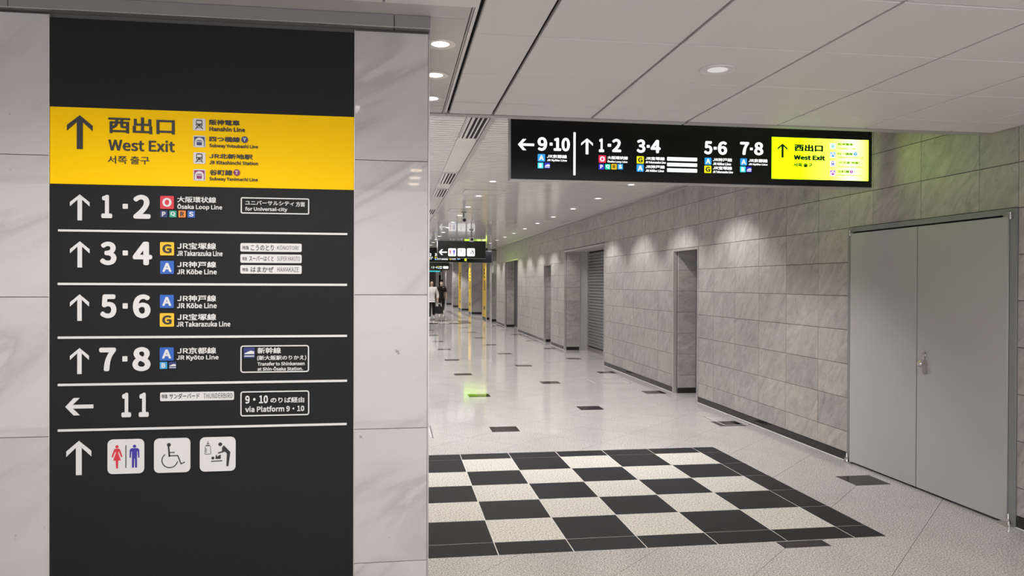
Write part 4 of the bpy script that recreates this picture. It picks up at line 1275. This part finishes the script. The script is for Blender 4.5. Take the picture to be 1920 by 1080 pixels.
def sign_box(name, x0, x1, z0, z1, y, label, depth=0.13):
    t = thing(name, ((x0 + x1) / 2, y, z0), label, 'sign')
    MB().box(x0, y + 0.004, z0, x1, y + depth, z1).build('sign_body', 'sign_body', t)
    MB().box(x0 + 0.003, y, z0 + 0.004, x1 - 0.003, y + 0.0039, z1 - 0.004).build('sign_face', 'sign_black', t)
    b = 0.022
    f = MB()
    for a, c, e, g in ((x0 + .003, z0 + .004, x1 - .003, z0 + .004 + b), (x0 + .003, z0 + .004 + b, x0 + .003 + b, z1 - .004), (x1 - .003 - b, z0 + .004 + b, x1 - .003, z1 - .004)):
        f.box(a, y - 0.006, c, e, y - 0.0002, g)
    f.build('bezel', 'sign_black', t)
    MB().box(x0 + 0.008, y + depth + 0.0002, z0 + 0.008, x1 - 0.006, y + depth + 0.004, z1 - 0.004).build('rear_face', 'sign_black', t)
    for x in (x0 + 0.35, x1 - 0.35):
        MB().bar((x, y + depth / 2, z1), (x, y + depth / 2, Z_MAIN + 0.005), 0.015).build('hanger_rod', 'steel', t)
    return t
hs = sign_box('hanging_sign', 0.880, 3.890, 2.398, 2.955, 5.9, 'long black backlit sign hanging nearest, with platform numbers and lit yellow West Exit panel')
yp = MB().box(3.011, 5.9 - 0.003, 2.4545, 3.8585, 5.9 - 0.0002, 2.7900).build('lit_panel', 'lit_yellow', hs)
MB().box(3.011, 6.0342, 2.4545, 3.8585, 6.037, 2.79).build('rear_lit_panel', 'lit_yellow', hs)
draw_items([i for i in HANGING_LAYOUT if i[-4] < 3.0], hs, 5.9 - 0.0002, 0.003, 'e_')
draw_items([i for i in HANGING_LAYOUT if i[-4] >= 3.0], hs, 5.9 - 0.0022, 0.002, 'e_')
cp = copy_tree(hs, (-0.36, 23.6, 0.0))
cp['label'] = 'black backlit platform sign partly hidden behind the toilet sign'
cp['category'] = 'sign'

ts = sign_box('hanging_sign', 1.372, 2.93, 2.400, 2.965, 25.0, 'black hanging sign with arrow and three white toilet, wheelchair and baby care squares')
draw_items(TOILET_LAYOUT, ts, 24.9998, 0.004, 'e_')
rs = sign_box('hanging_sign', 2.50, 3.375, 2.315, 2.73, 27.0, 'blank black sign back showing under the right end of the toilet sign')
fs = sign_box('hanging_sign', 1.6, 3.34, 2.40, 2.88, 47.6, 'small far black sign reading 3·4 beside the pillar edge')
draw_items([('U', 'white', 2.24, 2.50, 2.30, 2.63), ('T', '3·4', 'white', 3, 2.345, 2.50, 2.60, 2.635), ('K', 'yellow', 'G', 'black', 2.635, 2.57, 2.71, 2.645),
            ('K', 'blue', 'A', 'white', 2.635, 2.485, 2.71, 2.56), ('B', 'white', 2.73, 2.59, 2.90, 2.63), ('B', 'white', 2.73, 2.50, 2.90, 2.54),
            ('G', 'white', 2.96, 2.49, 3.28, 2.64)], fs, 47.5998, 0.006, 'e_')
f2 = sign_box('hanging_sign', 1.9, 3.3, 2.40, 2.75, 54.0, 'farthest black sign with a cyan strip, under the 3·4 sign')
draw_items([('B', 'cyan', 2.35, 2.40, 3.15, 2.46)], f2, 53.99, 0.006, 'e_')

# white box lamp on the corner of the slate wall
bx = thing('box_lamp', (4.14, 31.9, 2.0), 'white rounded box fixed high on the end of the slate wall', 'box')
m = MB()
m.prism(rounded(4.03, 2.02, 4.235, 2.52, 0.05, 4), 31.75, 31.95)
m.build('box_body', 'lamp_trim', bx)
MB().box(4.05, 31.95, 2.3, 4.2, 32.39, 2.36).build('bracket', 'steel', bx)

# security cameras on drop arms
def cctv(x, y, zlen, label):
    t = thing('security_camera', (x, y, Z_MAIN), label, 'camera')
    MB().lathe([(0.055, 0), (0.055, -0.02), (0.03, -0.03)], x, y, Z_MAIN, 16).build('mount_plate', 'steel', t)
    MB().bar((x, y, Z_MAIN - 0.02), (x, y, Z_MAIN - zlen), 0.014).build('drop_arm', 'header_grey', t)
    b = MB()
    b.box(x - 0.045, y - 0.16, Z_MAIN - zlen - 0.09, x + 0.045, y + 0.10, Z_MAIN - zlen)
    b.box(x - 0.05, y - 0.18, Z_MAIN - zlen, x + 0.05, y + 0.10, Z_MAIN - zlen + 0.008)
    o = b.build('camera_body', 'lamp_trim', t)
    MB().lathe([(0.032, 0), (0.032, -0.012), (0.02, -0.02)], x, y - 0.16, Z_MAIN - zlen - 0.045, 16, 'y').build('lens', 'paint_black', t)
cctv(1.345, 15.2, 0.13, 'black and white security camera hanging from the slatted ceiling, nearer one')
cctv(1.99, 20.2, 0.22, 'white security camera on a drop arm before the toilet sign')

# ================================================================== PEOPLE
def skin_mesh(name, joints, edges, mat, parent, levels=2, root=0):
    me = bpy.data.meshes.new(name)
    me.from_pydata([j[0] for j in joints], edges, [])
    o = bpy.data.objects.new(name, me)
    COL.objects.link(o)
    o.modifiers.new('skin', 'SKIN')
    if not me.skin_vertices:
        me.skin_vertices.new() if hasattr(me.skin_vertices, 'new') else None
    for i, sv in enumerate(me.skin_vertices[0].data):
        r = joints[i][1]
        sv.radius = r if isinstance(r, tuple) else (r, r)
        sv.use_root = i == root
    s = o.modifiers.new('subsurf', 'SUBSURF')
    s.levels = s.render_levels = levels
    m2 = bpy.data.meshes.new_from_object(o.evaluated_get(bpy.context.evaluated_depsgraph_get()))
    bpy.data.objects.remove(o)
    m2.materials.clear()
    m2.materials.append(M[mat])
    for p in m2.polygons:
        p.material_index = 0
        p.use_smooth = True
    return link(name, m2, parent)

def person(x, y, H, label, shirt, trousers, stride, hand_out, shoes, mask, sleeve):
    """a figure walking towards the camera (facing -Y); stride: how far the feet are apart along Y"""
    t = thing('person', (x, y, 0), label, 'person')
    s = H / 1.72
    def P(a, b, c):
        return (x + a * s, y + b * s, c * s)
    J = [(P(0, 0, 0.93), 0.125), (P(0, 0, 1.12), 0.115), (P(0, -0.01, 1.33), 0.135), (P(0, 0.0, 1.43), 0.075), (P(0, -0.01, 1.50), 0.052),
         (P(0, -0.02, 1.57), 0.072), (P(0, -0.025, 1.64), 0.080), (P(0, -0.01, 1.69), 0.050)]
    E = [(i, i + 1) for i in range(7)]
    J = [(p, r * s) for p, r in J]
    def add(p, r, to):
        J.append((P(*p), r * s))
        E.append((to, len(J) - 1))
        return len(J) - 1
    ends = {}
    for side in (-1, 1):
        sh_ = add((side * 0.165, 0, 1.36), 0.050, 2)
        lean = hand_out.get(side, 0)
        el = add((side * (0.235 + 0.03 * lean), 0.02, 1.10), 0.042, sh_)
        wr = add((side * (0.25 + 0.03 * lean), -0.07 - 0.02 * lean, 0.87), 0.027, el)
        pa = add((side * (0.255 + 0.03 * lean), -0.09 - 0.02 * lean, 0.80), 0.036, wr)
        for q in range(4):
            f = add((side * (0.255 + 0.03 * lean), -0.115 + q * 0.020, 0.745), 0.0095, pa)
            add((side * (0.248 + 0.03 * lean), -0.115 + q * 0.020, (0.71, 0.70, 0.705, 0.72)[q]), 0.008, f)
        th = add((side * (0.235 + 0.03 * lean), -0.125, 0.785), 0.010, pa)
        add((side * (0.225 + 0.03 * lean), -0.130, 0.755), 0.009, th)
        ends[side] = P(side * (0.25 + 0.03 * lean), -0.09, 0.74)
        hp = add((side * 0.085, 0, 0.88), 0.095, 0)
        fy = stride * side
        kn = add((side * 0.095, fy * 0.5 - 0.03, 0.49), 0.060, hp)
        an = add((side * 0.10, fy, 0.09 + (0.07 if fy > 0 and stride else 0)), 0.040, kn)
        add((side * 0.11, fy - 0.14, 0.045 + (0.01 if fy > 0 and stride else 0)), 0.036, an)
    body = skin_mesh('body', J, E, 'skin', t)
    # clothes: shells a little wider than the body
    k = 1.13
    T = [(J[0][0], 0.155 * s), (J[1][0], 0.155 * s), (J[2][0], 0.172 * s), (J[3][0], 0.098 * s), (P(0, 0, 0.86), 0.155 * s)]
    TE = [(0, 1), (1, 2), (2, 3), (0, 4)]
    for side in (-1, 1):
        lean = hand_out.get(side, 0)
        T.append((P(side * 0.168, 0, 1.385), 0.095 * s)); TE.append((2, len(T) - 1))
        T.append((P(side * (0.235 + 0.03 * lean), 0.02, 1.12), 0.076 * s)); TE.append((len(T) - 2, len(T) - 1))
        if sleeve:
            T.append((P(side * (0.25 + 0.03 * lean), -0.05, 0.92), 0.050 * s)); TE.append((len(T) - 2, len(T) - 1))
    skin_mesh('shirt', T, TE, shirt, t)
    L = [(P(0, 0, 0.95), 0.142 * s), (P(0, 0, 0.88), 0.135 * s)]
    LE = [(0, 1)]
    for side in (-1, 1):
        fy = stride * side
        n0 = len(L)
        lift = 0.07 if fy > 0 and stride else 0
        L += [(P(side * 0.085, 0, 0.84), 0.105 * s), (P(side * 0.095, fy * 0.5 - 0.03, 0.49), 0.082 * s), (P(side * 0.10, fy, 0.11 + lift), 0.062 * s)]
        LE += [(1, n0), (n0, n0 + 1), (n0 + 1, n0 + 2)]
    skin_mesh('trousers', L, LE, trousers, t)
    for side in (-1, 1):
        fy = stride * side
        lift = 0.06 if fy > 0 and stride else 0
        skin_mesh('shoe', [(P(side * 0.10, fy + 0.05, 0.052 + lift), 0.048 * s), (P(side * 0.105, fy - 0.05, 0.050 + lift), 0.050 * s), (P(side * 0.112, fy - 0.17, 0.040 + lift * 0.4), 0.040 * s)],
                  [(0, 1), (1, 2)], shoes, t)
    skin_mesh('hair', [(P(0, 0.015, 1.715), 0.070 * s), (P(0, 0.045, 1.66), 0.074 * s), (P(0, 0.045, 1.60), 0.062 * s), (P(0, -0.045, 1.715), 0.045 * s)], [(0, 1), (1, 2), (0, 3)], 'hair', t)
    f = MB()
    for sx in (-0.03, 0.03):
        f.lathe([(0.010 * s, 0), (0.010 * s, -0.006), (0.004 * s, -0.009)], *P(sx, -0.102, 1.632), 10, 'y')
    f.build('eye', 'paint_black', t)
    skin_mesh('nose', [(P(0, -0.095, 1.625), 0.011 * s), (P(0, -0.115, 1.592), 0.015 * s)], [(0, 1)], 'skin', t, 1)
    for side in (-1, 1):
        skin_mesh('ear', [(P(side * 0.078, 0.0, 1.62), 0.014 * s), (P(side * 0.082, 0.005, 1.59), 0.010 * s)], [(0, 1)], 'skin', t, 1)
    if mask:
        skin_mesh('face_mask', [(P(-0.045, -0.075, 1.575), 0.042 * s), (P(0.045, -0.075, 1.575), 0.042 * s), (P(0, -0.09, 1.57), 0.046 * s)], [(0, 2), (2, 1)], 'cloth_white', t)
    else:
        f = MB()
        f.box(*P(-0.025, -0.100, 1.560), *P(0.025, -0.092, 1.566))
        f.build('mouth', 'skin', t)
    return t, ends
p1, e1 = person(1.655, 34.6, 1.70, 'man in a loose white shirt and black trousers walking in, half hidden by the pillar', 'cloth_white', 'cloth_black', 0.10, {1: 0.6}, 'cloth_white', False, True)
p2, e2 = person(2.475, 41.1, 1.72, 'man in black T-shirt, black trousers and white face mask walking behind', 'cloth_black', 'cloth_black', 0.22, {}, 'cloth_white', True, False)
MB().box(2.53, 40.90, 1.36, 2.60, 40.93, 1.385).build('shirt_print', 'cloth_white', p2)

hx, hy, hz = e1[1]
bag = thing('tote_bag', (hx + 0.10, hy - 0.05, 0.24), 'black tote bag with pale handles held by the man in the white shirt', 'bag')
m = MB()
hx += 0.06
hy -= 0.03
m.prism([(hx - 0.17, 0.26), (hx + 0.17, 0.26), (hx + 0.19, 0.58), (hx - 0.19, 0.58)], hy - 0.08, hy + 0.05)
m.build('bag_body', 'cloth_black', bag)
for yy in (hy - 0.05, hy + 0.02):
    h_ = MB()
    for a, b in (((hx - 0.10, yy, 0.57), (hx - 0.06, yy, 0.68)), ((hx - 0.06, yy, 0.68), (hx, yy, hz - 0.01)), ((hx, yy, hz - 0.01), (hx + 0.06, yy, 0.68)), ((hx + 0.06, yy, 0.68), (hx + 0.10, yy, 0.57))):
        h_.bar(a, b, 0.010, 6)
    h_.build('handle', 'cloth_white', bag)
